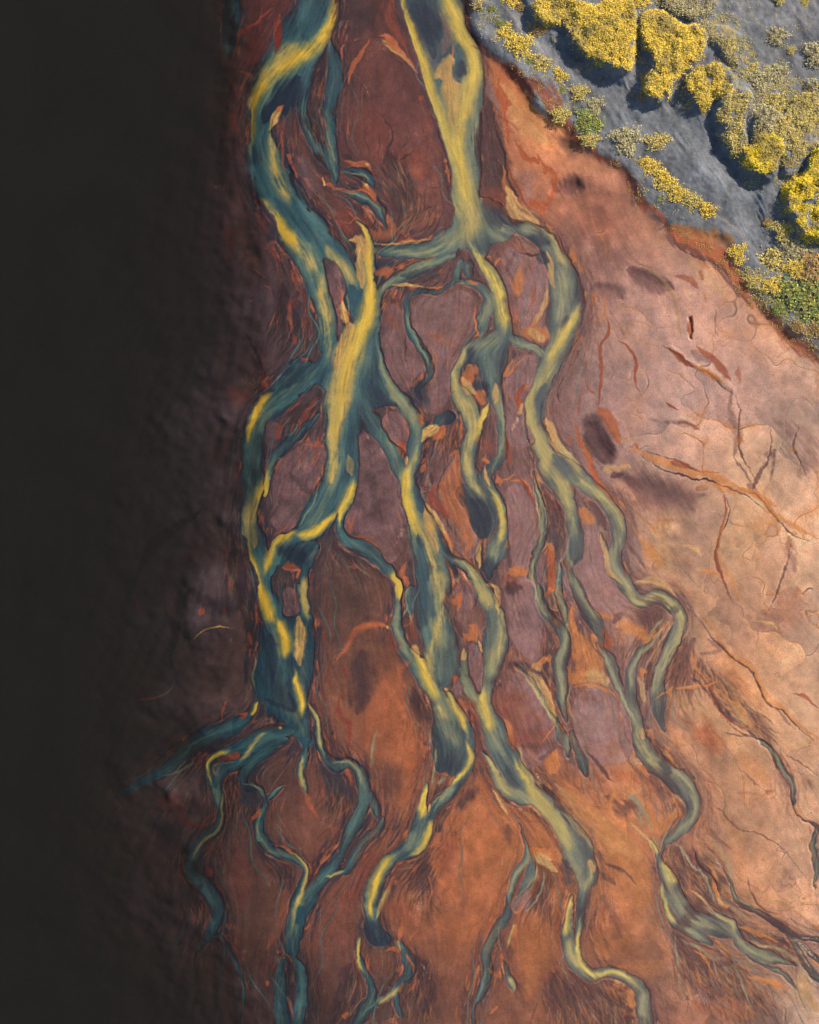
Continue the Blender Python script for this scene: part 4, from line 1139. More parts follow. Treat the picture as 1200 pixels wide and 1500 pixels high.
LASTR = [None]
def stroke_mask(tile, s, o, soft=.3, flame=0.0, grow=1.0, taper=0):
    c = catmull(pts_of(tile, s, 3) if len(s.split()) > 1 else np.repeat(pts_of(tile, s, 3), 2, 0)+np.array([[0, 0, 0], [0, .9, 0]]), step=1.5)
    c[:, 2] = np.maximum(c[:, 2]*grow, 1.5)
    lenp = len(c)*1.5
    if taper and len(c) > 8 and lenp > c[:, 2].mean()*1.3:
        e = np.minimum(np.arange(len(c)), np.arange(len(c))[::-1])/(len(c)*(.34 if taper == 2 else .22)); lo = .10 if taper == 2 else .3; c[:, 2] *= lo+(1-lo)*np.clip(e, 0, 1)**.7
    if taper == -1 and len(c) > 20:
        e = np.arange(len(c))[::-1]/(len(c)*.16); c[:, 2] *= .3+.7*np.sqrt(np.clip(e, 0, 1))
    pen = np.zeros(len(c))
    if soft > 1.005 and len(c) > 8:
        e = np.minimum(np.arange(len(c)), np.arange(len(c))[::-1])/(len(c)*.2); pen = .8*(1-np.clip(e, 0, 1))**2
    # thin out samples where wide
    keep = [0]; d = 0
    for i in range(1, len(c)):
        d += math.hypot(c[i, 0]-c[i-1, 0], c[i, 1]-c[i-1, 1])
        if d >= max(1.0, c[i, 2]/12): keep.append(i); d = 0
    c = c[keep]; pen = pen[keep]
    m = (1.5 if soft > 1.005 else 1.25+.6*flame)*.5
    x0 = int(max(0, (c[:, 0]-c[:, 2]*m).min()+MG-5)); x1 = int(min(CW, (c[:, 0]+c[:, 2]*m).max()+MG+6))
    y0 = int(max(0, (c[:, 1]-c[:, 2]*m).min()+MG-5)); y1 = int(min(CH, (c[:, 1]+c[:, 2]*m).max()+MG+6))
    if x1 <= x0 or y1 <= y0: return None
    q = np.full((y1-y0, x1-x0), 9.0, np.float32)
    PX = WPX[y0:y1, x0:x1]; PY = WPY[y0:y1, x0:x1]
    for (cx, cy, w), pe in zip(c, pen):
        r = w*m*1.1+5
        a0 = max(0, int(cx-r+MG)-x0); a1 = min(x1-x0, int(cx+r+MG)+2-x0)
        b0 = max(0, int(cy-r+MG)-y0); b1 = min(y1-y0, int(cy+r+MG)+2-y0)
        if a1 <= a0 or b1 <= b0: continue
        v = ((PX[b0:b1, a0:a1]-cx)**2+(PY[b0:b1, a0:a1]-cy)**2)*(4/(w*w))+pe
        sl = q[b0:b1, a0:a1]; np.minimum(sl, v, out=sl)
    r = np.sqrt(q)
    ln = FL[y0:y1, x0:x1]
    LASTR[0] = r
    r = r + flame*.34*ln
    if soft > 1.005: a = np.exp(-2.3*r*r)*sstep((1.5-r)*2.5)
    elif soft >= .5: a = sstep((1.12-r)/(soft*1.05))
    else: a = sstep((1.04-r)/max(soft, .08))
    return (y0, y1, x0, x1), a
def poly_mask(tile, s, soft=2, flame=0.0):
    c = catmull(pts_of(tile, s, 2), closed=True, step=4)
    x0 = int(max(0, c[:, 0].min()+MG-12)); x1 = int(min(CW, c[:, 0].max()+MG+12))
    y0 = int(max(0, c[:, 1].min()+MG-12)); y1 = int(min(CH, c[:, 1].max()+MG+12))
    PX = WPX[y0:y1, x0:x1]; PY = WPY[y0:y1, x0:x1]
    ins = np.zeros(PX.shape, bool)
    n = len(c)
    for i in range(n):
        xa, ya = c[i, :2]; xb, yb = c[(i+1) % n, :2]
        if ya == yb: continue
        lo = max(0, int(min(ya, yb)+MG-y0-10)); hi = min(y1-y0, int(max(ya, yb)+MG-y0+11))
        if hi <= lo: continue
        py = PY[lo:hi]
        cr = ((ya > py) != (yb > py)) & (PX[lo:hi] < (xb-xa)*(py-ya)/(yb-ya)+xa)
        ins[lo:hi] ^= cr
    a = blur(ins.astype(np.float32), soft, 2)
    return (y0, y1, x0, x1), np.clip((a-.5)*1.6+.5+flame*.3*LN[y0:y1, x0:x1]*(a > .02), 0, 1)

PAL = {  # photograph-side tones (sRGB 0-255): west end, east end of the delta
 'T': ((42, 80, 94), (112, 108, 104)), 'D': ((40, 48, 62), (76, 70, 78)), 'M': ((74, 116, 116), (136, 134, 116)),
 'Y': ((234, 184, 62), (214, 188, 112)), 'y': ((196, 166, 92), (184, 166, 116)), 'P': ((128, 134, 100), (164, 154, 122)),
 't': ((204, 158, 84), (208, 160, 108)), 'O': ((172, 80, 52), (212, 134, 76)), 'r': ((178, 70, 42), (190, 98, 58)),
 'R': ((128, 52, 42), (164, 88, 62)), 'K': ((50, 36, 42), (96, 64, 64)), 'k': ((44, 30, 34), (84, 52, 50)),
 'B': ((84, 50, 50), (138, 98, 88)), 'G': ((108, 78, 78), (166, 128, 120)), 'S': ((196, 140, 118), (210, 176, 150))}
def tone(code, sl):
    a, b = PAL[code]; y0, y1, x0, x1 = sl
    t = np.clip((gx[y0:y1, x0:x1]-350)/560, 0, 1)[..., None]
    return np.array(a, np.float32)*(1-t)+np.array(b, np.float32)*t

def table(xs, ys, rows):
    g = np.array(rows, np.float32)
    if g.ndim == 2: g = g[..., None]
    def axis(v, grid):
        grid = np.array(grid, float); i = np.clip(np.searchsorted(grid, v)-1, 0, len(grid)-2)
        f = np.clip((v-grid[i])/(grid[i+1]-grid[i]), 0, 1); f = f*f*(3-2*f)
        return i, f.astype(np.float32)
    i, f = axis(np.arange(CH)-MG, ys); j, e = axis(np.arange(CW)-MG, xs)
    f = f[:, None, None]; e = e[None, :, None]
    A = g[i][:, j]; B = g[i][:, j+1]; C = g[i+1][:, j]; D_ = g[i+1][:, j+1]
    return (A*(1-e)+B*e)*(1-f)+(C*(1-e)+D_*e)*f
XS = [0, 300, 400, 500, 600, 700, 800, 900, 1000, 1100, 1200]
YS = [0, 150, 300, 450, 600, 750, 900, 1050, 1200, 1350, 1500]
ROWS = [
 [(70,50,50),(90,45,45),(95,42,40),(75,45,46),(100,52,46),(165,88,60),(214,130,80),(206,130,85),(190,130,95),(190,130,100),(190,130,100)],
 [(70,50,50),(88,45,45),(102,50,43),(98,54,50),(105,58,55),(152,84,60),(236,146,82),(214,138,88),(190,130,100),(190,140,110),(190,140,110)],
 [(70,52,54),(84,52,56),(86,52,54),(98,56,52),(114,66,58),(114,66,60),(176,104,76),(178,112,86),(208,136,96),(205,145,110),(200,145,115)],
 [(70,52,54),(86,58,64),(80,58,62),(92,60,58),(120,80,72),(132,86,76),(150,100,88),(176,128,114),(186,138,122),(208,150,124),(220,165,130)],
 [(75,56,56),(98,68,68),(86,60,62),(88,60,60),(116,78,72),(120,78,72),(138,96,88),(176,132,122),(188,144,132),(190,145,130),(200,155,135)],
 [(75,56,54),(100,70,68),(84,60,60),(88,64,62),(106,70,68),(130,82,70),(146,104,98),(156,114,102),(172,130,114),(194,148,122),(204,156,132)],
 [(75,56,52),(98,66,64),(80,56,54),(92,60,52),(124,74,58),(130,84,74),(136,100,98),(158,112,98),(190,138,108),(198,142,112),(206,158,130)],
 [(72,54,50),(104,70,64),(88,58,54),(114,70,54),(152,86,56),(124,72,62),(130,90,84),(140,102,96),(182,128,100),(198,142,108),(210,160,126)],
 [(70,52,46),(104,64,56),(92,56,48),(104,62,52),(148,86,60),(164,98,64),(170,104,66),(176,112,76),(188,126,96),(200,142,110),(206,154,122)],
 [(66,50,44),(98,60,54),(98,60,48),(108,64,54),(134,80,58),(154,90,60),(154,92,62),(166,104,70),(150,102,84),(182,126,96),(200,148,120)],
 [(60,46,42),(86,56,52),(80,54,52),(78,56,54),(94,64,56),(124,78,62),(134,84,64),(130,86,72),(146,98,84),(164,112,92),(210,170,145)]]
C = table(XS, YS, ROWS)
DX = [0, 100, 200, 250, 300, 350, 400, 450, 500, 600, 700]
DROWS = [
 [3,2.8,2.6,2.4,1.7,.5,.1,-.2,-.4,-.6,-.8],[3,2.8,2.6,2.4,1.7,.45,.0,-.2,-.4,-.6,-.8],[3,2.8,2.4,1.8,1.2,.5,.0,-.2,-.4,-.6,-.8],
 [2.8,2.6,2.1,1.7,1.3,.75,.2,-.2,-.4,-.6,-.8],[2.8,2.5,1.9,1.5,1.1,.5,.1,-.2,-.4,-.6,-.8],[2.8,2.4,1.7,1.3,.95,.4,.0,-.2,-.4,-.6,-.8],
 [2.7,2.2,1.45,1.05,.7,.32,.05,-.1,-.4,-.6,-.8],[2.7,2.2,1.45,1.05,.65,.28,.1,-.1,-.4,-.6,-.8],[2.6,1.9,1.05,.7,.4,.2,.05,-.1,-.3,-.6,-.8],
 [2.6,2.0,1.3,.85,.5,.25,.1,-.0,-.2,-.5,-.8],[2.8,2.4,2.0,1.6,1.2,.8,.5,.35,.1,-.3,-.6]]
TAU = table(DX, YS, DROWS)[..., 0]  # tabled darkness of the west side; sets the bed depth
# broad mottling of the silt
lum = C.mean(-1, keepdims=True); lo = np.clip((gy-880)/200, 0, 1)*np.clip((1050-gx)/150, 0, 1)*np.clip((gx-380)/120, 0, 1); C = lum + (C-lum)*(.88+.10*lo[..., None])
C = C + (lo*np.clip((1480-gy)/160, -.9, 1))[..., None]*np.array((12, 6, 2), np.float32)
br = (np.clip(.55*F4+.5*F5+.3*LC-.25, 0, 1)*.5*lo)[..., None]; C = C*(1-br)+np.array((88, 58, 50), np.float32)*br
east = np.clip((gx-880)/200, 0, 1)[..., None]; C = C*(1.08-.03*east)+east*np.array((6, 3, -3), np.float32)
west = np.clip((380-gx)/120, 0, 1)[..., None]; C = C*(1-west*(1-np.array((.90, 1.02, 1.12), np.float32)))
NEAR = None
C = C*(1 + .045*F4[..., None] + .03*F5[..., None] + .02*LC[..., None])
red = np.clip(.5+.35*F4+.25*LC, 0, 1)[..., None]
C = C*(1-.10*red) + np.array((188, 96, 56), np.float32)*.10*red

# ---- river bodies
WAT = np.zeros((CH, CW), np.float32); COREM = np.zeros((CH, CW), np.float32)
def comp(sl, a, col):
    y0, y1, x0, x1 = sl; a = a[..., None]
    C[y0:y1, x0:x1] = C[y0:y1, x0:x1]*(1-a) + col*a
# dark silt halo: stained wet margins that follow each channel, frayed downstream
base = C.copy()
for tile, code, s, o in Wst:
    r = stroke_mask(tile, s, o, .42, .30, 1.2, -1)
    if r is None: continue
    sl, a = r; y0, y1, x0, x1 = sl
    np.maximum(COREM[y0:y1, x0:x1], np.clip(1-LASTR[0], 0, 1), out=COREM[y0:y1, x0:x1])
    WAT[y0:y1, x0:x1] = np.maximum(WAT[y0:y1, x0:x1], a)
for tile, code, s, o in Wpo:
    if code != 'W': continue
    sl, a = poly_mask(tile, s, 3, .4); y0, y1, x0, x1 = sl
    WAT[y0:y1, x0:x1] = np.maximum(WAT[y0:y1, x0:x1], a)
for tile, code, s, o in Ist:
    sl, a = poly_mask(tile, s, 2, .25); y0, y1, x0, x1 = sl
    if tile == 'B':       # submerged dark bar, keep as water
        comp(sl, a*.0, 0); continue
    WAT[y0:y1, x0:x1] *= 1-a
WB = blur(WAT, 2, 2); WB6 = blur(WAT, 7, 2); WB14 = blur(WAT, 12, 2)
WB24 = blur(WAT, 20, 2)
wst = np.clip((900-gx)/400, .45, 1)
halo = np.clip(WB14*1.3 + WB24*1.2 + .50*FL*sstep(WB24*4) + .25*F4*sstep(WB24*4) - .12, 0, 1)*.84*wst
BIO = sstep(WB24*5)
Kt = tone('K', (0, CH, 0, CW))*.62+tone('D', (0, CH, 0, CW))*.38
C = C*(1-halo[..., None]) + Kt*halo[..., None]
ISM = np.zeros((CH, CW), np.float32)
for tile, code, s, o in Ist:          # pale lilac silt islands with a darker wet outline
    if tile == 'B': continue
    sl, a = poly_mask(tile, s, 2, .25); y0, y1, x0, x1 = sl
    if (x1-x0)*(y1-y0) < 900: continue
    ai = poly_mask(tile, s, 5, .2)[1]
    ISM[y0:y1, x0:x1] = np.maximum(ISM[y0:y1, x0:x1], sstep((ai-.3)*2))
    comp(sl, sstep((ai-.35)*1.8)*.85*np.clip(.85+.25*F3[y0:y1, x0:x1]+.15*F4[y0:y1, x0:x1], 0, 1.2), tone('G', sl)*np.array((1.02, .98, 1.0), np.float32))
Tt = tone('T', (0, CH, 0, CW)); Mt = tone('M', (0, CH, 0, CW)); Dt = tone('D', (0, CH, 0, CW))
mixm = np.clip(.22+.12*LM+.05*LC+.16*F4+.03*LF, 0, .8)[..., None]; mixd = np.clip(.15-.08*LC+.16*F4+.9*(.30-COREM), 0, .75)[..., None]
wc = Tt*(1-mixm)+Mt*mixm; wc = wc*(1-mixd)+Dt*mixd
cr = sstep((COREM+.05*LM+.05*LF+.12*F5-.45)*1.7)[..., None]; Pt = tone('P', (0, CH, 0, CW)); yt = tone('y', (0, CH, 0, CW))
estw = np.clip((gx-420)/400, .5, 1)[..., None]; cr = cr*estw
wc = wc*(1-cr*.5)+Pt*cr*.5
c2 = (sstep((COREM+.05*LM+.06*LF+.20*F5-.72)*2.4)*.5)[..., None]*estw; wc = wc*(1-c2)+yt*c2
# a paler band where the silt load is thick: along the core of the stream
core = np.clip((WB6-.45)*.6+.10*LM, 0, .3)[..., None]
wc = wc*(1-core*.6)+Mt*core*.6
YM = np.zeros((CH, CW), np.float32)
for tile, code, s, o in Pst:
    if code in 'YyP':
        r = stroke_mask(tile, s, o, 1.0, 0, 1.5, 1)
        if r is not None: (y0, y1, x0, x1), a = r; YM[y0:y1, x0:x1] = np.maximum(YM[y0:y1, x0:x1], a)
YB = np.clip(blur(YM, 5, 2)*.9+blur(YM, 12, 2)*1.2, 0, 1)[..., None]
wc = wc*(1-.38*YB)+Mt*.38*YB
dk = np.clip(.42-1.2*YB+.18*F4[..., None]+.08*LM[..., None], 0, .75); wc = wc*(1-dk)+(Dt*.6+Tt*.4)*.92*dk
C = C*(1-WAT[..., None]) + wc*WAT[..., None]

for k_, (tile, code, s, o) in enumerate(Wpo):     # deep lagoons and plunge pools
    if code == 'W' and k_ < 2 or tile == 'B' or k_ >= len(Wpo)-2: continue
    sl, a = poly_mask(tile, s, 4, .6); comp(sl, a*.40*np.clip(.8+.4*LM[sl[0]:sl[1], sl[2]:sl[3]], .2, 1.2), tone('D', sl))
# frayed silt fans: dark feathered streaks beside the streams, tipped with fresh orange iron silt
dry = 1-np.clip(WAT*1.5, 0, 1); g = (.6*LF+.6*LM)
zone = sstep((WB24+.10*F4-.10)*4)*dry*(1-.8*ISM)*(1-np.clip((gx-900)/150, 0, 1)*np.clip((900-gy)/200, 0, 1))
a = sstep((g+.55*F3-.35)*1.5)*zone*.5
C = C*(1-a[..., None])+Kt*.92*a[..., None]
Ot = tone('O', (0, CH, 0, CW))
a = sstep((LM*.8+.5*LC-.75+.5*F3)*1.6)*sstep((F4-.25)*2)*zone*.75
C = C*(1-a[..., None])+Ot*a[..., None]
a = sstep((-g-.7)*1.6)*zone*.22
C = C*(1-a[..., None])+tone('G', (0, CH, 0, CW))*1.1*a[..., None]
# fine threads: rivulets, silt streamers and iron stains traced along the flow
def threads(n, wmap, l0, l1, seed, wander=.35, lean=0.0):
    rs = np.random.RandomState(seed); buf = np.zeros((CH, CW), np.float32)
    px = np.empty(0); py = np.empty(0)
    while len(px) < n:
        x = rs.uniform(2, CW-3, n*6); y = rs.uniform(2, CH-3, n*6)
        k = rs.uniform(0, 1, n*6) < wmap[y.astype(int), x.astype(int)]
        px = np.concatenate([px, x[k]]); py = np.concatenate([py, y[k]])
        if k.sum() < n*.02: break
    px = px[:n]; py = py[:n]; n = len(px); L = rs.uniform(l0, l1, n)
    ph = rs.uniform(0, 6.28, n); fr = rs.uniform(.03, .12, n); am = rs.uniform(0, wander, n); op = rs.uniform(.4, 1, n); le = rs.uniform(-lean, lean, n)
    for i in range(int(l1)):
        al = op*np.clip(np.minimum(i, L-i)/(L*.3), 0, 1)
        live = al > 0
        xi = np.clip(px, 0, CW-2.01); yi = np.clip(py, 0, CH-2.01); x0 = xi.astype(int); y0 = yi.astype(int); fx = xi-x0; fy = yi-y0
        for ox, oy, w in ((0, 0, (1-fx)*(1-fy)), (1, 0, fx*(1-fy)), (0, 1, (1-fx)*fy), (1, 1, fx*fy)):
            np.add.at(buf, (y0[live]+oy, x0[live]+ox), (w*al)[live])
        vx_ = FX[y0, x0]; vy_ = FY[y0, x0]; th = am*np.sin(ph+fr*i)+le; c_ = np.cos(th); s_ = np.sin(th)
        px = px + vx_*c_-vy_*s_; py = py + vx_*s_+vy_*c_
    return np.clip(buf, 0, 1)
def lay(a, code, mul=1.0):
    global C
    a = np.clip(a, 0, 1)
    C = C*(1-a[..., None])+tone(code, (0, CH, 0, CW))*mul*a[..., None]
FANS = [('N', '660,540,120 760,640,140 820,700,80'), ('N', '680,900,160 760,1000,200 900,1080,200'), ('N', '200,1050,200 400,1120,160'), ('N', '880,840,80 1000,880,80 1100,900,80'),
 ('I', '640,790,120 660,900,140'), ('I', '530,660,110 550,740,60'), ('I', '130,300,80 150,420,80 130,560,80 150,800,80'), ('I', '280,700,80 350,820,60'), ('I', '740,860,90 850,980,90 960,1090,70'),
 ('K', '380,560,90 370,680,90'), ('K', '1050,180,90 1050,320,80'), ('K', '1020,420,90 1060,600,80'), ('K', '900,880,110 990,980,120'), ('M', '480,400,110 500,520,90'), ('M', '1080,460,110 1070,620,100'), ('M', '100,950,100 100,1100,100'), ('M', '480,900,100 480,1060,120'),
 ('G', '820,850,90 900,900,130 990,900,60'), ('G', '640,170,110 720,160,90'), ('G', '320,900,110 330,1020,130'), ('B', '740,520,90 750,640,110 770,800,130 800,960,140 850,1000,110'), ('B', '240,780,110 300,900,160 380,1050,140'),
 ('A', '740,300,100 740,480,100 740,640,110 660,620,100'), ('D', '570,420,90 560,560,90 680,620,100'), ('H', '1030,560,90 1050,700,110 1070,880,110'), ('H', '500,560,120 560,760,100'), ('J', '780,950,90 820,1010,150 880,1070,140'), ('J', '300,960,90 330,1080,110'), ('J', '390,1010,90 400,1100,110'), ('M', '190,640,60 200,760,90'),
 ('E', '330,320,60 500,320,80'), ('E', '450,1120,70 560,1140,90 520,1180,60'), ('L', '650,340,90 760,450,70'), ('L', '380,560,140 250,640,130')]
FZ = np.zeros((CH, CW), np.float32)
for tile, s_ in FANS:
    sl, a = stroke_mask(tile, s_, {}, .9, .8); y0, y1, x0, x1 = sl; FZ[y0:y1, x0:x1] = np.maximum(FZ[y0:y1, x0:x1], a)
FZ *= (1-np.clip(WAT*1.3, 0, 1))*(1-.6*ISM)
lay(FZ*np.clip(.36+.22*FL, 0, .75), 'K', .9)
fz = np.clip(blur(FZ, 3)*1.2, 0, 1)*(1-np.clip(WAT*1.2, 0, 1))
t_ = threads(4200, fz, 10, 60, 951, .5, .3); lay((t_*.4+blur(t_, 1, 1)*.8)*.55, 'k'); t_ = threads(900, fz, 8, 34, 952, .4, .3); lay(np.clip(t_+blur(t_, 1, 1), 0, 1)*.6, 'O')
lay(threads(900, fz, 20, 70, 953, .5, .3)*.45, 'P', .9); lay(threads(1200, fz, 12, 50, 954, .5, .3)*.5, 'B', 1.1)
nearz = sstep(WB24*5)*(1-np.clip(WAT*1.2, 0, 1)); rim = np.clip(4*WB14*(1-WB14), 0, 1)*(1-np.clip(WAT*1.2, 0, 1))
nearz *= 1-.8*ISM; nz = nearz*np.clip(.4+.5*F4, .05, 1)
t_ = threads(5200, nz, 18, 80, 901, .6, .35); lay((t_*.2+blur(t_, 1, 1)*.8)*.4, 'K', .85)
lay(blur(threads(1300, nz*np.clip(F3, 0, 1), 10, 50, 902, .4, .35), 1, 1)*.9, 'R')
t_ = threads(1000, rim*np.clip(.6*F3+.6*F4-.3, 0, 1), 6, 26, 903, .3, .3); t_ = np.clip(t_+blur(t_, 1, 1)*1.3, 0, 1); lay(t_*.65, 'O')
t_ = threads(120, nearz, 60, 200, 904, .6, .2); t_ = np.clip(t_+blur(t_, 1, 1)*1.5, 0, 1); lay(t_*.7, 'T'); lay(np.roll(t_, 1, 1)*t_*.5, 'P')
lay(threads(700, nearz, 10, 60, 905, .4, .3)*.3, 'S')
wt = np.clip(WAT, 0, 1)
lay(threads(2600, wt, 30, 110, 906, .15)*.08, 'y'); lay(threads(3200, wt, 30, 110, 907, .15)*.13, 'T', .8); lay(threads(2500, wt, 20, 60, 908, .3, .3)*.12, 'P', 1.15)
# drying plates: cells parted by narrow seams
def plates(cell, seed, ax=1.0, rot=.6, wob=10):
    rs = np.random.RandomState(seed)
    X = gx+MG+wob*upnoise(cell*.5, seed+1)+wob*.35*upnoise(cell*.16, seed+3); Y = gy+MG+wob*upnoise(cell*.5, seed+2)+wob*.35*upnoise(cell*.16, seed+4)
    a_ = (X*math.cos(rot)+Y*math.sin(rot))/(cell*ax); b_ = (-X*math.sin(rot)+Y*math.cos(rot))/cell
    ia = np.floor(a_).astype(int); ib = np.floor(b_).astype(int); J = rs.rand(256, 256, 3).astype(np.float32)
    f1 = np.full(X.shape, 9, np.float32); f2 = f1.copy(); idv = np.zeros(X.shape, np.float32)
    for da in (-1, 0, 1):
        for db in (-1, 0, 1):
            j = J[(ia+da) & 255, (ib+db) & 255]
            d = np.hypot(ia+da+j[..., 0]-a_, ib+db+j[..., 1]-b_)
            near = d < f1; f2 = np.where(near, f1, np.minimum(f2, d)); idv = np.where(near, j[..., 2], idv); f1 = np.where(near, d, f1)
    return (f2-f1)*cell, idv
EASTP = np.clip((gx-790-.05*gy)/110+.15*F4, 0, 1)*(1-sstep(WB24*3.5))
PLH = np.zeros((CH, CW), np.float32)
for cell, seed, ax, rot, amt in ((210, 541, 1.5, .85, .9), (118, 511, 1.8, .80, 1.0), (46, 521, 2.3, 1.05, .45)):
    ed, idv = plates(cell, seed, ax, rot, cell*.16)
    gate = np.clip(.38+.6*fbm(140, seed+9, 3), 0, 1)*EASTP*amt
    tn = np.clip((idv-.5)*1.1, -.5, .5)*gate; C = C*(1+tn[..., None]*np.array((.30, .28, .17), np.float32))
    a = np.exp(-(ed/1.1)**2)*gate*.85*np.clip(.6+.5*F3, 0, 1); lay(np.clip(a, 0, 1), 'B', .74)
    e2 = np.clip(1-ed/(cell*.10), 0, 1)*gate*np.clip(.35+.5*F4, 0, 1)*.55; lay(e2, 'O')
    e3 = np.exp(-((ed-2.6)/1.2)**2)*gate*np.clip(.1+.5*F3, 0, 1)*.6; lay(e3, 'S', 1.05)
    PLH += gate*(.05*(1-np.exp(-(ed/3.5)**2)) + .05*(idv-.5))
# rust seams and drying cracks on the dry eastern flats
EAST = np.clip((gx-820)/100, 0, 1)*(1-sstep(WB24*3))
d1 = fbm(90, 301, 5, .55); sk = upnoise(40, 305)*10
si = np.clip((gy-gx*.25+MG).astype(int) % CH, 0, CH-1)
# dark hair cracks over all bars
v = fbm(34, 411, 5, .6); a = sstep(1.2-np.abs(v)/.016)*sstep(F4*1.5)*dry*.35
C = C*(1-a[..., None])+tone('k', (0, CH, 0, CW))*a[..., None]
v = np.clip(F3*.5+.45*white-1.15, 0, 1)*sstep((F4-.4)*1.5)*dry*.5
C = C*(1-v[..., None])+tone('S', (0, CH, 0, CW))*v[..., None]
WATS = blur(WAT, 1, 1)
HB = np.zeros((CH, CW), np.float32)     # small relief of bars and hollows, metres
RELIEF = {'O': .06, 't': .07, 'K': -.06, 'k': -.12, 'R': .02, 'r': -.05, 'Y': .0, 'G': .06, 'S': .03}
for tile, code, s, o in Pst:
    wet = code in 'YyPM'
    mw = pts_of(tile, s, 3)[:, 2].mean(); wg = float(np.clip(1.9-(mw-8)*.045, 1.25, 1.9))
    r = stroke_mask(tile, s, o, 1.01 if wet else max(o.get('s', .4), .48), o.get('f', .12)*.7 if wet else (o.get('f', .2)+.12 if o.get('s', .4) < .85 or 'f' in o else .04), wg if wet else 1.25, taper=1 if wet else 2)
    if r is None: continue
    sl, a = r; y0, y1, x0, x1 = sl
    ln = LN[y0:y1, x0:x1]; lf = LF[y0:y1, x0:x1]
    a = a*o.get('o', .9)*(.82 if code in 'Or' else 1)
    if wet: w_ = sstep((WATS[y0:y1, x0:x1]-.35)*2.6); w_ = np.maximum(w_, .85 if mw < 7 else 0); a = a*w_*1.15
    if code in 'YyPMt': a = a*np.clip(1+o.get('k', .15)*(.12*LM[y0:y1, x0:x1]+.45*lf+.35*F3[y0:y1, x0:x1])-.5*o.get('k', .15), 0, 1.15)
    a = np.clip(a, 0, 1)
    if 'S' == code: a = a*np.clip(.3+.8*white[y0:y1, x0:x1]*.6+.5*lf, 0, 1)
    comp(sl, a, tone(code, sl))
    if code in 'OtKRGrkS' : HB[y0:y1, x0:x1] += RELIEF.get(code, 0)*a*min(1.0, 25/max(8, (x1-x0)*.3))
    if code in 'OGtSRrkKB' and o.get('s', .4) < .55 and o.get('o', .9) > .75:
        WAT[y0:y1, x0:x1] *= np.where(WAT[y0:y1, x0:x1] > 0, 1-a*(code in 'OGSRrkKB'), 1)
    if code in 'YyPM':      # yellow plume: water too
        pass
# dark wet rim with painted bank shadow and pale dry lip following every shore
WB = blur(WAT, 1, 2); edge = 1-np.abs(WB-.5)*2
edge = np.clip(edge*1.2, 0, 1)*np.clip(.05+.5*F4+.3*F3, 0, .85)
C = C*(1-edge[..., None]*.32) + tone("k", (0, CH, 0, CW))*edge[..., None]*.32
W2 = blur(WAT, 2, 2); lip = np.exp(-((W2-.12)/.07)**2)*np.clip(F3*.6-.1, 0, 1)*.4
C = C*(1-lip[..., None]) + tone('S', (0, CH, 0, CW))*lip[..., None]
STR = (.34+.66*BIO)*(1-.5*np.clip((gx-800)/200, 0, 1)*(1-BIO))
C = C*(1+(.035*LF*STR*(1-.4*WAT)+.018*LM*STR+.03*F3*(1-BIO))[..., None])
Cb = np.stack([blur(C[..., i], 1, 2) for i in range(3)], -1); C = C + .5*(C-Cb)
Cb = np.stack([blur(C[..., i], 7, 2) for i in range(3)], -1); C = C + .14*(C-Cb)
C = np.clip(C, 14, 250)
C = C + 2.6*blur(rng.randn(CH, CW, 3).astype(np.float32), 1, 1)*2.2
# ---------------------------------------------------------------- blue-grey sand bank in the north-east
SANDPTS = '680,-400 690,-10 700,55 715,75 745,100 775,140 790,165 830,190 862,222 905,245 930,275 958,322 990,332 1035,338 1062,352 1080,385 1095,410 1125,455 1160,490 1200,520 1280,590 1700,800 1700,-400'
sl, a = poly_mask('Z', '700,-500 '+SANDPTS, 3, .25)
SAND = np.zeros((CH, CW), np.float32); SAND[sl[0]:sl[1], sl[2]:sl[3]] = a
scol = np.array((128, 130, 134), np.float32)*(1+.05*F4[..., None]+.04*F3[..., None]+.02*white[..., None])
scol = scol*(1-.10*np.clip(fbm(9, 621, 3)-.4, 0, 1.5))[..., None]*(1+.06*np.clip(fbm(5, 631, 2)-1.0, 0, 1))[..., None]
warm = np.clip((gx-1000)/200, 0, 1)*np.clip((200-gy)/200, 0, 1)*.25
scol = scol*(1-warm[..., None])+np.array((178, 160, 146), np.float32)*warm[..., None]
C = C*(1-SAND[..., None])+scol*SAND[..., None]
WAT *= 1-SAND
# reddish scarp between sand and silt (brown, broken)
BANK = [('C', 'R 200,220,30 260,270,50 320,310,70 370,370,60 410,420,50 470,480,30 560,540,24 600,590,40 640,650,30 700,710,24', 's.7 f.9 o.85'),
 ('C', 'r 720,730,30 780,770,60 850,800,70 910,850,60 940,890,50 970,950,30 985,985,16', 's.7 f.8 o.8'),
 ('C', 'K 710,720,16 730,770,24 800,800,20 870,850,24 930,920,24 975,975,12', 's.6 f.9 o.6'),
 ('C', 'O 740,725,30 800,740,40 870,750,50 910,770,40', 's.7 f.5 o.7'),
 ('C', 'R 1000,960,20 1060,1020,40 1090,1080,60 1150,1110,60 1200,1150,40', 's.8 f.9 o.7'),
 ('C', 'K 570,545,14 620,600,40 610,640,30', 's.8 f.8 o.6'),
 ('C', 'S 180,0,8 240,80,8 330,190,8 380,270,8 400,330,10 430,420,8 510,470,8 560,520,10', 's.8 o.35'),
 ('C', 'S 210,0,5 270,80,5 360,190,5 400,250,5', 's.8 o.3'),
 ('C', 'k 90,150,5 160,190,6 230,240,6 290,270,6 350,310,6', 's.6 o.5'),
 ('C', 'K 60,0,14 90,80,14 115,160,10', 's.8 o.5'),
 ('C', 'S 860,680,10 930,730,10 965,790,10', 's.8 o.4'),
 ('C', 'S 1110,20,6 1130,60,6 1180,80,6', 's.6 o.3')]
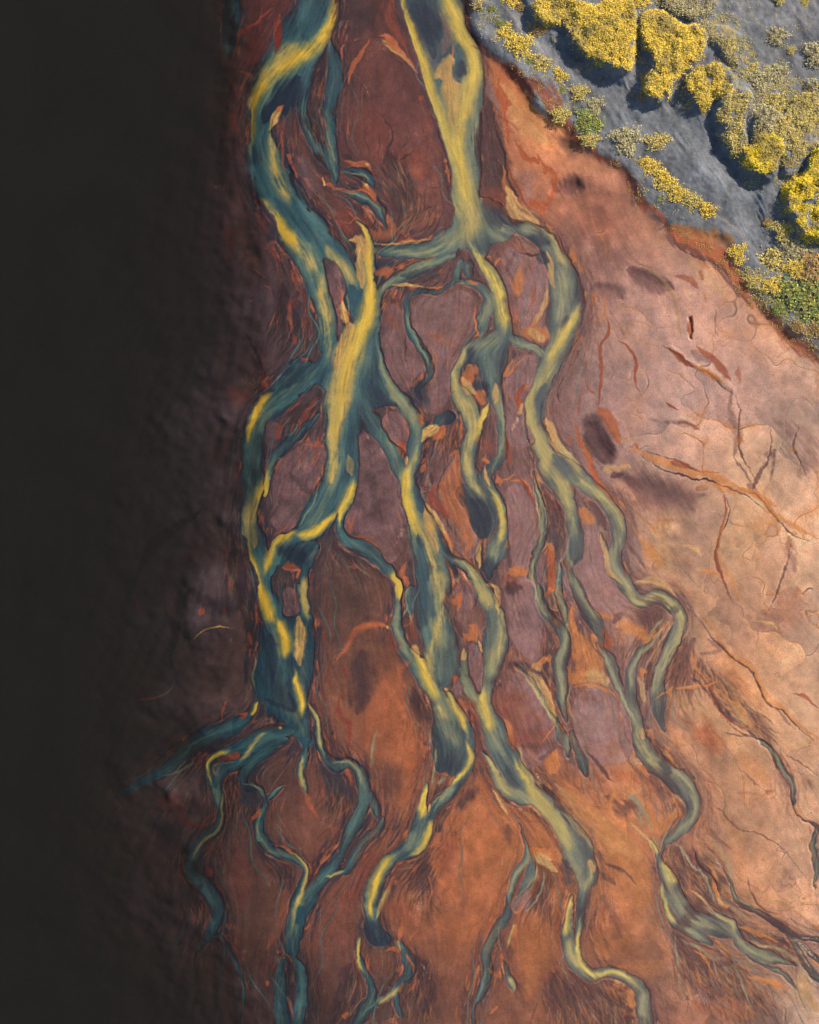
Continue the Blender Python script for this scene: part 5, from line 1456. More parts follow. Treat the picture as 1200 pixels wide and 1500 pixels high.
for tile, body, op in BANK:
    (tile, code, s, o), = parse(tile+' '+body+' '+op)
    sl, a = stroke_mask(tile, s, o, o.get('s'), o.get('f', .1)); comp(sl, a*o['o'], tone(code, sl))

# ---------------------------------------------------------------- heights (metres)
LAKE_Z = -1.2
dep = np.clip(TAU, 0, 4)
TAUN = TAU + (.26*F4+.12*F5+.02*F3)*np.clip(TAU*1.5, 0, 1) - .10*HB*0 + .05*LC*np.clip(TAU*3, 0, 1)
H = np.where(TAUN > 0, LAKE_Z - TAUN/.45, LAKE_Z - TAUN*1.1)
H = blur(H.astype(np.float32), 3, 1)
H += .05*F5 + .05*F4 + .012*F3 + (.022*LC + .010*LM)*(1-SAND)*STR
H += blur(HB, 1, 1)*1.0
hol = [('F', '480,270,90 540,300,90 610,320,50', -.5), ('F', '350,330,60 420,345,70', -.35), ('F', '320,870,60 350,930,80 375,970,60', -.45),
       ('F', '400,1060,80 520,1100,120 640,1150,160', -.3), ('F', '620,560,24 700,630,24 800,660,40 860,720,40', .2), ('F', '700,440,16 705,520,16', -.5),
       ('C', '360,600,60 420,600,60', -.6), ('C', '340,450,60 400,470,60', -.6), ('C', '450,570,80 520,590,80', .5)]
for tile, s, h in hol:
    sl, a = stroke_mask(tile, s, {}, 1.0, .1)
    H[sl[0]:sl[1], sl[2]:sl[3]] += h*a
# dune ground: hollow sandy lanes and raised hummocks under the moss
S6 = blur(SAND, 5, 2)
H += S6*(1.2 + .22*F4 + .035*F3 + .02*fbm(7, 611, 3) + .02*LC)
lane = [('C', '230,0,60 300,120,70 420,210,90 540,290,110 640,380,160 760,400,160 880,500,130 960,620,120 1010,760,110 1050,850,60', -.9),
        ('C', '610,120,60 620,200,70 600,300,80', -.8), ('C', '760,250,40 730,330,60', -.7), ('C', '1000,0,200 1100,100,200', -.3),
        ('C', '860,390,60 900,500,70 990,600,80', -.8), ('C', '1040,700,80 1100,650,50', -.6)]
for tile, s, h in lane:
    sl, a = stroke_mask(tile, s, {}, .9, .15)
    H[sl[0]:sl[1], sl[2]:sl[3]] += h*a*S6[sl[0]:sl[1], sl[2]:sl[3]]
MOUNDS = [  # outline in tile C, hummock height, label
 ('290,30 325,5 370,0 425,8 480,28 540,-8 590,5 606,60 612,120 603,190 580,238 535,225 500,205 450,185 425,160 395,125 385,105 345,85 305,85', 2.6, 'wide golden moss hummock with a ragged lobe pointing west, at the top edge'),
 ('618,70 650,45 700,50 735,75 770,95 815,95 832,140 825,190 795,225 765,255 735,265 712,310 690,342 655,325 635,290 640,255 665,235 660,190 635,150 620,110', 2.8, 'long golden moss hummock tapering south to a narrow tip in the grey sand'),
 ('768,290 785,255 820,230 865,218 905,240 930,270 900,300 860,320 835,355 805,350 785,320', 2.0, 'wedge shaped bright yellow moss hummock just south east of the long tapering one'),
 ('862,340 900,300 950,295 980,320 965,370 955,420 965,470 945,515 915,500 890,460 868,400', 2.0, 'upright oval olive yellow hummock with a steep shaded western edge above the dark hollow'),
 ('948,540 965,480 1000,445 1045,440 1078,465 1070,520 1050,575 1010,582 975,560', 2.4, 'vivid lemon yellow rounded hummock at the brink of the dark sandy hollow'),
 ('1088,620 1110,590 1150,560 1160,520 1200,470 1270,440 1330,540 1330,700 1250,770 1190,765 1150,755 1110,705', 2.8, 'big vivid yellow hummock cut by the right edge of the picture'),
 ('985,460 990,400 1040,360 1090,370 1120,320 1170,300 1220,260 1300,280 1310,440 1200,465 1150,500 1130,560 1085,560 1080,470 1040,430', 1.4, 'broad dull mustard hummock spread between the lemon yellow one and the right edge'),
 ('690,0 740,-30 830,-40 870,10 850,55 800,70 740,50', 1.2, 'pale grey green scrub mound at the top edge above the long tapering hummock'),
 ('820,90 850,80 900,95 950,130 955,190 940,225 900,200 870,160 840,140', .9, 'thin grey olive scrub mound east of the long tapering hummock'),
 ('70,-40 150,-50 160,-5 140,20 100,30 75,10', .8, 'mustard scrub mound at the top edge next to the yellow river bank'),
]
# hummock relief
for s, h, lab in MOUNDS:
    sl, a = poly_mask('C', s, 6, .1); y0, y1, x0, x1 = sl
    a = blur(a, 3, 1)
    H[y0:y1, x0:x1] += h*.85*sstep(a*1.1)*(1+.12*F3[y0:y1, x0:x1])
# channel cut
WBh = blur(WAT, 1, 2)
RIVER_ON = sstep((.42-TAU)/.3)         # the open river ends where the lake begins
H += PLH*(1-SAND)
CUT = .32
H -= CUT*sstep(WBh*1.1)*np.clip(.35+RIVER_ON*.65, 0, 1)
HR = blur(H + CUT*sstep(WBh*1.1), 6, 2)  # river surface rides just below the banks
def samp(A, px, py):
    x = np.clip(np.asarray(px, float)+MG, 0, CW-1.001); y = np.clip(np.asarray(py, float)+MG, 0, CH-1.001)
    xi = x.astype(int); yi = y.astype(int); fx = x-xi; fy = y-yi
    if A.ndim == 3: fx = fx[..., None]; fy = fy[..., None]
    return (A[yi, xi]*(1-fx)+A[yi, xi+1]*fx)*(1-fy)+(A[yi+1, xi]*(1-fx)+A[yi+1, xi+1]*fx)*fy
# ---------------------------------------------------------------- scene helpers
scn = bpy.context.scene; col = scn.collection
def wx(px): return (np.asarray(px, float)-600)*U
def wy(py): return (750-np.asarray(py, float))*U
def srgb2lin(c):
    c = np.clip(c/255.0, 0, 1); return np.where(c <= .04045, c/12.92, ((c+.055)/1.055)**2.4)
ALB = 1.0/1.75                          # photograph tone -> reflectance at the exposure used
def link(name, me, mat, parent=None):
    o = bpy.data.objects.new(name, me); col.objects.link(o)
    if mat: me.materials.append(mat)
    if parent: o.parent = parent
    return o
def empty(name, loc):
    o = bpy.data.objects.new(name, None); col.objects.link(o); o.location = loc; o.empty_display_size = .5; return o
def np_mesh(name, co, quads, attrs=(), smooth=True):
    me = bpy.data.meshes.new(name)
    k = quads.shape[1]
    me.vertices.add(len(co)); me.vertices.foreach_set('co', co.astype(np.float32).ravel())
    me.loops.add(quads.size); me.loops.foreach_set('vertex_index', quads.astype(np.int32).ravel())
    me.polygons.add(len(quads)); me.polygons.foreach_set('loop_start', np.arange(0, quads.size, k, dtype=np.int32))
    me.polygons.foreach_set('loop_total', np.full(len(quads), k, np.int32))
    me.polygons.foreach_set('use_smooth', np.full(len(quads), smooth))
    for nm, typ, arr in attrs:
        at = me.attributes.new(nm, typ, 'POINT')
        if typ == 'FLOAT_COLOR': at.data.foreach_set('color', np.concatenate([arr, np.ones((len(arr), 1))], 1).astype(np.float32).ravel())
        else: at.data.foreach_set('value', arr.astype(np.float32).ravel())
    me.update(); me.validate(); return me
def axis_coords(a, b, st, far=9000):
    core = np.arange(a, b+.01, st); out = []; d = st
    v = b
    while v < far: d *= 1.35; v += d; out.append(v)
    lo = []; d = st; v = a
    while v > -far: d *= 1.35; v -= d; lo.append(v)
    return np.array(lo[::-1]+list(core)+out)
def nodes_of(name):
    m = bpy.data.materials.new(name); m.use_nodes = True; nt = m.node_tree; nt.nodes.clear(); return m, nt, nt.nodes, nt.links
def N(nt, t, **k):
    n = nt.nodes.new(t)
    for a, b in k.items():
        if a.startswith('i_'): n.inputs[a[2:].replace('_', ' ')].default_value = b
        else: setattr(n, a, b)
    return n

# ---- silt / sand ground
def silt_material():
    m, nt, nd, ln = nodes_of('mineral_silt')
    out = N(nt, 'ShaderNodeOutputMaterial'); bs = N(nt, 'ShaderNodeBsdfPrincipled'); bs.inputs['Roughness'].default_value = .85
    bs.inputs['Specular IOR Level'].default_value = .25
    at = N(nt, 'ShaderNodeAttribute', attribute_name='mineral')
    tc = N(nt, 'ShaderNodeTexCoord')
    n1 = N(nt, 'ShaderNodeTexNoise'); n1.inputs['Scale'].default_value = 3.2; n1.inputs['Detail'].default_value = 3; n1.inputs['Roughness'].default_value = .7
    n2 = N(nt, 'ShaderNodeTexNoise'); n2.inputs['Scale'].default_value = .5; n2.inputs['Detail'].default_value = 6
    ln.new(tc.outputs['Object'], n1.inputs['Vector']); ln.new(tc.outputs['Object'], n2.inputs['Vector'])
    r1 = N(nt, 'ShaderNodeMapRange'); r1.inputs['From Min'].default_value = .3; r1.inputs['From Max'].default_value = .7; r1.inputs['To Min'].default_value = .72; r1.inputs['To Max'].default_value = 1.28
    r2 = N(nt, 'ShaderNodeMapRange'); r2.inputs['From Min'].default_value = .3; r2.inputs['From Max'].default_value = .7; r2.inputs['To Min'].default_value = .9; r2.inputs['To Max'].default_value = 1.1
    ln.new(n1.outputs['Fac'], r1.inputs['Value']); ln.new(n2.outputs['Fac'], r2.inputs['Value'])
    mu = N(nt, 'ShaderNodeMath', operation='MULTIPLY'); ln.new(r1.outputs[0], mu.inputs[0]); ln.new(r2.outputs[0], mu.inputs[1])
    mx = N(nt, 'ShaderNodeVectorMath', operation='SCALE'); ln.new(at.outputs['Color'], mx.inputs[0]); ln.new(mu.outputs[0], mx.inputs['Scale'])
    ln.new(mx.outputs[0], bs.inputs['Base Color'])
    bp = N(nt, 'ShaderNodeBump'); bp.inputs['Strength'].default_value = .35; bp.inputs['Distance'].default_value = .12
    ln.new(n1.outputs['Fac'], bp.inputs['Height']); ln.new(bp.outputs[0], bs.inputs['Normal'])
    ln.new(bs.outputs[0], out.inputs[0]); return m
def river_material():
    m, nt, nd, ln = nodes_of('glacial_river_water')
    out = N(nt, 'ShaderNodeOutputMaterial'); bs = N(nt, 'ShaderNodeBsdfPrincipled')
    at = N(nt, 'ShaderNodeAttribute', attribute_name='sediment')
    bs.inputs['Roughness'].default_value = .35; bs.inputs['IOR'].default_value = 1.33; bs.inputs['Specular IOR Level'].default_value = .3
    tc = N(nt, 'ShaderNodeTexCoord'); n1 = N(nt, 'ShaderNodeTexNoise'); n1.inputs['Scale'].default_value = 2.6; n1.inputs['Detail'].default_value = 3
    ln.new(tc.outputs['Object'], n1.inputs['Vector'])
    r1 = N(nt, 'ShaderNodeMapRange'); r1.inputs['From Min'].default_value = .3; r1.inputs['From Max'].default_value = .7; r1.inputs['To Min'].default_value = .88; r1.inputs['To Max'].default_value = 1.12
    ln.new(n1.outputs['Fac'], r1.inputs['Value'])
    mx = N(nt, 'ShaderNodeVectorMath', operation='SCALE'); ln.new(at.outputs['Color'], mx.inputs[0]); ln.new(r1.outputs[0], mx.inputs['Scale'])
    ln.new(mx.outputs[0], bs.inputs['Base Color'])
    bp = N(nt, 'ShaderNodeBump'); bp.inputs['Strength'].default_value = .25; bp.inputs['Distance'].default_value = .06
    ln.new(n1.outputs['Fac'], bp.inputs['Height']); ln.new(bp.outputs[0], bs.inputs['Normal'])
    ln.new(bs.outputs[0], out.inputs[0]); return m
def lake_material():
    m, nt, nd, ln = nodes_of('turbid_lake_water')
    out = N(nt, 'ShaderNodeOutputMaterial'); bs = N(nt, 'ShaderNodeBsdfPrincipled'); tr = N(nt, 'ShaderNodeBsdfTransparent'); mix = N(nt, 'ShaderNodeMixShader')
    bs.inputs['Base Color'].default_value = (.0118, .0106, .0085, 1); bs.inputs['Roughness'].default_value = .3; bs.inputs['IOR'].default_value = 1.33; bs.inputs['Specular IOR Level'].default_value = .2
    at = N(nt, 'ShaderNodeAttribute', attribute_name='depth')
    m1 = N(nt, 'ShaderNodeMath', operation='MULTIPLY'); m1.inputs[1].default_value = -.45; ln.new(at.outputs['Fac'], m1.inputs[0])
    ex = N(nt, 'ShaderNodeMath', operation='EXPONENT'); ln.new(m1.outputs[0], ex.inputs[0])
    sb = N(nt, 'ShaderNodeMath', operation='SUBTRACT'); sb.inputs[0].default_value = 1; ln.new(ex.outputs[0], sb.inputs[1]); sb.use_clamp = True
    ln.new(sb.outputs[0], mix.inputs[0]); ln.new(tr.outputs[0], mix.inputs[1]); ln.new(bs.outputs[0], mix.inputs[2])
    tc = N(nt, 'ShaderNodeTexCoord'); n1 = N(nt, 'ShaderNodeTexNoise'); n1.inputs['Scale'].default_value = 1.5; n1.inputs['Detail'].default_value = 4; ln.new(tc.outputs['Object'], n1.inputs['Vector'])
    bp = N(nt, 'ShaderNodeBump'); bp.inputs['Strength'].default_value = .3; bp.inputs['Distance'].default_value = .08
    ln.new(n1.outputs['Fac'], bp.inputs['Height']); ln.new(bp.outputs[0], bs.inputs['Normal'])
    ln.new(mix.outputs[0], out.inputs[0]); return m

xs = axis_coords(-MG+2, 1200+MG-2, 1.15); ys = axis_coords(-MG+2, 1500+MG-2, 1.15)
GX, GY = np.meshgrid(xs, ys)
zz = samp(H, GX, GY)
cc = samp(C, GX, GY)
far = np.clip(np.maximum(np.maximum(-MG-GX, GX-1200-MG), np.maximum(-MG-GY, GY-1500-MG))/300, 0, 1)
zz = zz*(1-far) + np.where(GX < 300, -6.0, 0.1)*far
lin = srgb2lin(cc)*ALB
co = np.stack([wx(GX), wy(GY), zz], -1).reshape(-1, 3)
nx_, ny_ = len(xs), len(ys)
idx = np.arange(nx_*ny_).reshape(ny_, nx_)
quads = np.stack([idx[1:, :-1], idx[1:, 1:], idx[:-1, 1:], idx[:-1, :-1]], -1).reshape(-1, 4)
me = np_mesh('ground', co, quads, [('mineral', 'FLOAT_COLOR', lin.reshape(-1, 3))])
ground = link('ground', me, silt_material()); ground['kind'] = 'structure'

# river surface: its own sheet, lying in the cut channels
on = (samp(WBh*RIVER_ON, GX, GY) > .04)
on[:, (xs < -MG) | (xs > 1200+MG)] = False; on[(ys < -MG) | (ys > 1500+MG), :] = False
qon = (on[1:, :-1] & on[1:, 1:] & on[:-1, 1:] & on[:-1, :-1]).ravel()
rq = quads[qon]; used = np.unique(rq); remap = np.zeros(nx_*ny_, np.int64); remap[used] = np.arange(len(used))
rz = samp(HR, GX, GY)-.13
ro = sstep(samp(RIVER_ON, GX, GY)*1.3); rz = rz*ro + (zz-.06)*(1-ro)
rco = co.copy(); rco[:, 2] = rz.ravel()
me = np_mesh('river', rco[used], remap[rq], [('sediment', 'FLOAT_COLOR', lin.reshape(-1, 3)[used])])
river = link('river', me, river_material()); river['kind'] = 'structure'

# lake surface: flat sheet, its murk follows a bed depth derived from tabled darkness
lx = np.concatenate([-np.geomspace(9000, 130, 24), np.arange(-110, 640, 3.0)]); ly = np.concatenate([-np.geomspace(9000, 130, 24), np.arange(-110, 1612, 3.0), 1500+np.geomspace(130, 9000, 24)])
LX, LY = np.meshgrid(lx, ly)
HS = blur(H + CUT*.6*sstep(WBh*1.1)*(TAU > 0), 2, 1)
ld = np.clip(LAKE_Z-samp(HS, LX, LY), 0, 20)
lfar = np.clip(np.maximum(-MG-LX, np.maximum(-MG-LY, LY-1500-MG))/300, 0, 1); ld = ld*(1-lfar)+np.where(LX < 300, 5.0, 0)*lfar
li = np.arange(LX.size).reshape(LX.shape)
lq = np.stack([li[1:, :-1], li[1:, 1:], li[:-1, 1:], li[:-1, :-1]], -1).reshape(-1, 4)
keepq = (ld.ravel()[lq].max(1) > 0.0); lq = lq[keepq]; used = np.unique(lq); remap = np.zeros(LX.size, np.int64); remap[used] = np.arange(len(used))
lco = np.stack([wx(LX), wy(LY), np.full(LX.shape, LAKE_Z)], -1).reshape(-1, 3)
me = np_mesh('lake', lco[used], remap[lq], [('depth', 'FLOAT', ld.ravel()[used])])
lake = link('lake', me, lake_material()); lake['kind'] = 'structure'

# ---------------------------------------------------------------- vegetation
def leaf_material(name, vary=.25):
    m, nt, nd, ln = nodes_of(name)
    out = N(nt, 'ShaderNodeOutputMaterial'); bs = N(nt, 'ShaderNodeBsdfPrincipled'); bs.inputs['Roughness'].default_value = .7; bs.inputs['Specular IOR Level'].default_value = .2
    at = N(nt, 'ShaderNodeAttribute', attribute_name='leaf'); tc = N(nt, 'ShaderNodeTexCoord')
    n1 = N(nt, 'ShaderNodeTexNoise'); n1.inputs['Scale'].default_value = 1.1; n1.inputs['Detail'].default_value = 4
    ln.new(tc.outputs['Object'], n1.inputs['Vector'])
    r1 = N(nt, 'ShaderNodeMapRange'); r1.inputs['From Min'].default_value = .3; r1.inputs['From Max'].default_value = .7; r1.inputs['To Min'].default_value = 1-vary; r1.inputs['To Max'].default_value = 1+vary
    ln.new(n1.outputs['Fac'], r1.inputs['Value'])
    mx = N(nt, 'ShaderNodeVectorMath', operation='SCALE'); ln.new(at.outputs['Color'], mx.inputs[0]); ln.new(r1.outputs[0], mx.inputs['Scale'])
    ln.new(mx.outputs[0], bs.inputs['Base Color']); ln.new(bs.outputs[0], out.inputs[0]); return m
LEAF = leaf_material('moss_and_leaf'); 
TW, nt, nd, ln_ = nodes_of('twig_wood')
o_ = N(nt, 'ShaderNodeOutputMaterial'); b_ = N(nt, 'ShaderNodeBsdfPrincipled'); b_.inputs['Base Color'].default_value = (.11, .07, .045, 1); b_.inputs['Roughness'].default_value = .9
w_ = N(nt, 'ShaderNodeTexNoise'); w_.inputs['Scale'].default_value = 6; rr = N(nt, 'ShaderNodeValToRGB'); rr.color_ramp.elements[0].color = (.06, .04, .03, 1); rr.color_ramp.elements[1].color = (.2, .13, .08, 1)
ln_.new(w_.outputs['Fac'], rr.inputs[0]); ln_.new(rr.outputs[0], b_.inputs['Base Color']); ln_.new(b_.outputs[0], o_.inputs[0])
COLS = {'gold': ((.76, .50, .045), (.80, .57, .10), (.50, .36, .06), (.34, .27, .07)),
        'lemon': ((.78, .53, .02), (.82, .60, .05), (.56, .42, .03), (.40, .34, .04)),
        'dull': ((.54, .40, .08), (.62, .48, .13), (.36, .27, .09), (.26, .20, .09)),
        'pale': ((.42, .35, .17), (.34, .29, .13), (.50, .42, .22), (.26, .21, .11)),
        'green': ((.16, .20, .045), (.30, .30, .06), (.50, .40, .08), (.07, .12, .03)),
        'rust': ((.36, .19, .07), (.46, .30, .09), (.24, .13, .07), (.42, .34, .10))}
def leaves(P, nrm_up, size, colr, rs, clump=3):
    """P: n x 3 clump centres -> quads for small leaf sprays"""
    n = len(P)*clump; c = np.repeat(P, clump, 0) + rs.randn(n, 3)*size*np.array([.55, .55, .35])
    az = rs.uniform(0, 2*np.pi, n); ti = rs.uniform(-.55, .55, n); sz = size*rs.uniform(.5, 1.15, n)
    u = np.stack([np.cos(az)*np.cos(ti), np.sin(az)*np.cos(ti), np.sin(ti)], 1)
    t2 = rs.uniform(-.5, .5, n); v0 = np.stack([-np.sin(az), np.cos(az), np.zeros(n)], 1)
    v = v0*np.cos(t2)[:, None] + np.cross(u, v0)*np.sin(t2)[:, None]
    a = c+u*sz[:, None]*.6; b = c+v*sz[:, None]*.34; d = c-u*sz[:, None]*.6; e = c-v*sz[:, None]*.34
    co = np.stack([a, b, d, e], 1).reshape(-1, 3); q = np.arange(4*n).reshape(-1, 4)
    pal = np.array(COLS[colr], np.float32); k = rs.choice(len(pal), n, p=[.42, .3, .18, .1]); cl = pal[k]*rs.uniform(.85, 1.15, (n, 1))
    return co, q, np.repeat(cl, 4, 0)
def twig_spray(name, n, rs, ln=.8):
    """bare branches radiating from one root: a single connected mesh"""
    co = [np.zeros(3)]; q = []
    for i in range(n):
        az = 6.283*i/n+rs.uniform(-.3, .3); d = np.array([math.cos(az), math.sin(az), .45])*ln*rs.uniform(.6, 1.1); s = np.array([-math.sin(az), math.cos(az), 0])*.035
        b = len(co); m = d*.5+np.array([0, 0, .06])
        co += [m+s, m-s, d+s*.4, d-s*.4]
        q += [(0, 0, b+1, b), (b, b+1, b+3, b+2)]
    tri = np.array([(a_, c_, d_, d_) for a_, b_, c_, d_ in q if a_ == b_]); 
    me = bpy.data.meshes.new(name); me.from_pydata([tuple(v) for v in co], [], [(x[1], x[2], x[3]) if x[0] == x[1] == 0 and False else tuple(dict.fromkeys(x)) for x in q]); me.update(); return me
def inside(poly, x, y):
    ins = np.zeros(len(x), bool); n = len(poly)
    for i in range(n):
        xa, ya = poly[i]; xb, yb = poly[(i+1) % n]
        ins ^= ((ya > y) != (yb > y)) & (x < (xb-xa)*(y-ya)/(yb-ya+1e-9)+xa)
    return ins
def peat(nm, c1, c2):
    m, nt, nd, ln = nodes_of(nm); o = N(nt, 'ShaderNodeOutputMaterial'); b = N(nt, 'ShaderNodeBsdfPrincipled'); b.inputs['Roughness'].default_value = .95
    n = N(nt, 'ShaderNodeTexNoise'); n.inputs['Scale'].default_value = 1.3; n.inputs['Detail'].default_value = 6; r = N(nt, 'ShaderNodeValToRGB')
    r.color_ramp.elements[0].color = c1; r.color_ramp.elements[0].position = .35; r.color_ramp.elements[1].color = c2; r.color_ramp.elements[1].position = .65
    tc = N(nt, 'ShaderNodeTexCoord'); ln.new(tc.outputs['Object'], n.inputs['Vector']); ln.new(n.outputs['Fac'], r.inputs[0]); ln.new(r.outputs[0], b.inputs['Base Color']); ln.new(b.outputs[0], o.inputs[0]); return m
PB = peat('peat_under_moss', (.16, .10, .03, 1), (.40, .28, .05, 1)); PD = peat('peat_under_scrub', (.16, .12, .09, 1), (.27, .22, .12, 1))
PEAT = {'gold': PB, 'lemon': PB, 'dull': PD, 'pale': PD}
MCOL = ['gold', 'gold', 'gold', 'dull', 'lemon', 'lemon', 'dull', 'pale', 'pale', 'dull']
CNOISE = fbm(10, 77, 3); CN2 = fbm(26, 87, 3)
for mi, (s, h, lab) in enumerate(MOUNDS):
    rs = np.random.RandomState(100+mi)
    pl = catmull(pts_of('C', s, 2), closed=True, step=6)[:, :2]
    x0, y0 = pl.min(0); x1, y1 = pl.max(0)
    dens = 1.0 if MCOL[mi] in ('gold', 'lemon') else .55
    n = int((x1-x0)*(y1-y0)*dens)
    X = rs.uniform(x0-6, x1+6, n); Y = rs.uniform(y0-6, y1+6, n)
    wob = 2.2
    ins = inside(pl, X+2.4*samp(CNOISE, X, Y)+2.5*samp(CN2, X, Y)+rs.randn(n)*1.2, Y+2.4*samp(CNOISE, X+300, Y+50)+2.5*samp(CN2, X+200, Y)+rs.randn(n)*1.2)
    gap = samp(CN2, X, Y)*.6+samp(CNOISE, X, Y)*.6+.35*rs.randn(n)
    ins &= gap > (-1.15 if MCOL[mi] in ('gold', 'lemon') else -.35)
    X = X[ins]; Y = Y[ins]
    lump = .22 + .16*np.clip(samp(CNOISE, X, Y)+.6, 0, 2)
    g = samp(H, X, Y)
    cx, cy = pl.mean(0); base = np.array([wx(cx), wy(cy), float(samp(H, cx, cy))])
    P = np.stack([wx(X), wy(Y), g+lump*rs.uniform(.35, 1, len(X))], 1) - base
    t = empty('moss_hummock', base); t['label'] = lab; t['category'] = 'moss hummock'; t['group'] = 'large moss hummocks on the grey sand'
    c_, q_, k_ = leaves(P, 1, .40, MCOL[mi], rs, 3)
    shade = np.clip(samp(CN2, X+90, Y)*.5+samp(CNOISE, X, Y+90)*.35, -1, 1); shade = np.repeat(shade, 12)[:, None]
    k_ = k_*(1+.16*shade*np.array([[1, .95, .6]])); old = np.clip(-shade-.15, 0, .6); k_ = k_*(1-old)+np.array([[.34, .25, .10]])*old
    link('foliage', np_mesh('foliage', c_, q_, [('leaf', 'FLOAT_COLOR', k_)], smooth=False), LEAF, t)
    # peat base: lumpy brown cushion the moss grows on
    gxs = np.arange(x0-4, x1+4, 3.0); gys = np.arange(y0-4, y1+4, 3.0); QX, QY = np.meshgrid(gxs, gys)
    inn = inside(pl.mean(0)+(pl-pl.mean(0))*.94, QX.ravel()+2.4*samp(CNOISE, QX.ravel(), QY.ravel())+2.5*samp(CN2, QX.ravel(), QY.ravel()), QY.ravel()+2.4*samp(CNOISE, QX.ravel()+300, QY.ravel()+50)+2.5*samp(CN2, QX.ravel()+200, QY.ravel())).reshape(QX.shape)
    bz = samp(H, QX, QY)+.10+.10*samp(CNOISE, QX, QY); bco = np.stack([wx(QX), wy(QY), bz], -1).reshape(-1, 3)-base
    bi = np.arange(QX.size).reshape(QX.shape); bq = np.stack([bi[1:, :-1], bi[1:, 1:], bi[:-1, 1:], bi[:-1, :-1]], -1).reshape(-1, 4)
    bq = bq[inn.ravel()[bq].all(1)]; us = np.unique(bq); rm = np.zeros(QX.size, int); rm[us] = np.arange(len(us))
    link('peat_base', np_mesh('peat_base', bco[us], rm[bq]), PEAT[MCOL[mi]], t)
# small shrubs: prototypes then copies
def shrub_proto(colr, seed, name):
    rs = np.random.RandomState(seed); n = 520
    th = rs.uniform(0, 6.283, n); r = np.sqrt(rs.uniform(0, 1, n)); lob = 1+.26*np.sin(3*th+seed)+.2*np.sin(5*th+2*seed)+.12*np.sin(9*th)+.16*rs.randn(n)
    x = r*np.cos(th)*lob; y = r*np.sin(th)*lob; z = .42*np.sqrt(np.clip(1-r*r*.85, 0, 1))*(.75+.3*np.sin(7*x+seed)*np.sin(6*y))*rs.uniform(.35, 1.0, n)
    P = np.stack([x, y, z], 1); c_, q_, k_ = leaves(P, 1, .17, colr, rs, 2)
    t = empty(name, (0, 0, 0))
    link('foliage', np_mesh('foliage', c_, q_, [('leaf', 'FLOAT_COLOR', k_)], smooth=False), LEAF, t)
    link('twig_spray', twig_spray('twig_spray', 22, rs, .85), TW, t)
    return t
protos = {}
for k in ('gold', 'dull', 'pale', 'green', 'rust'):
    protos[k] = [shrub_proto(k, 11+len(protos)*7+j, 'shrub') for j in range(2)]
usedp = set()
def put_shrub(px, py, r, kind, label, group, cat='shrub', squash=1.0, rot=None):
    p = protos[kind][(int(px)+int(py)) % 2]
    if p.name in usedp:
        o = p.copy(); col.objects.link(o)
        for ch in p.children:
            c = ch.copy(); col.objects.link(c); c.parent = o
    else: o = p; usedp.add(p.name)
    o.location = (float(wx(px)), float(wy(py)), float(samp(H, px, py))-.05)
    R = r*U; o.scale = (R, R*squash, min(R, .55*R+.6)); o.rotation_euler = (0, 0, random.uniform(0, 6.28) if rot is None else rot)
    o['label'] = label; o['category'] = cat; o['group'] = group
C2 = lambda x, y: (650+x*.45833, y*.45833)
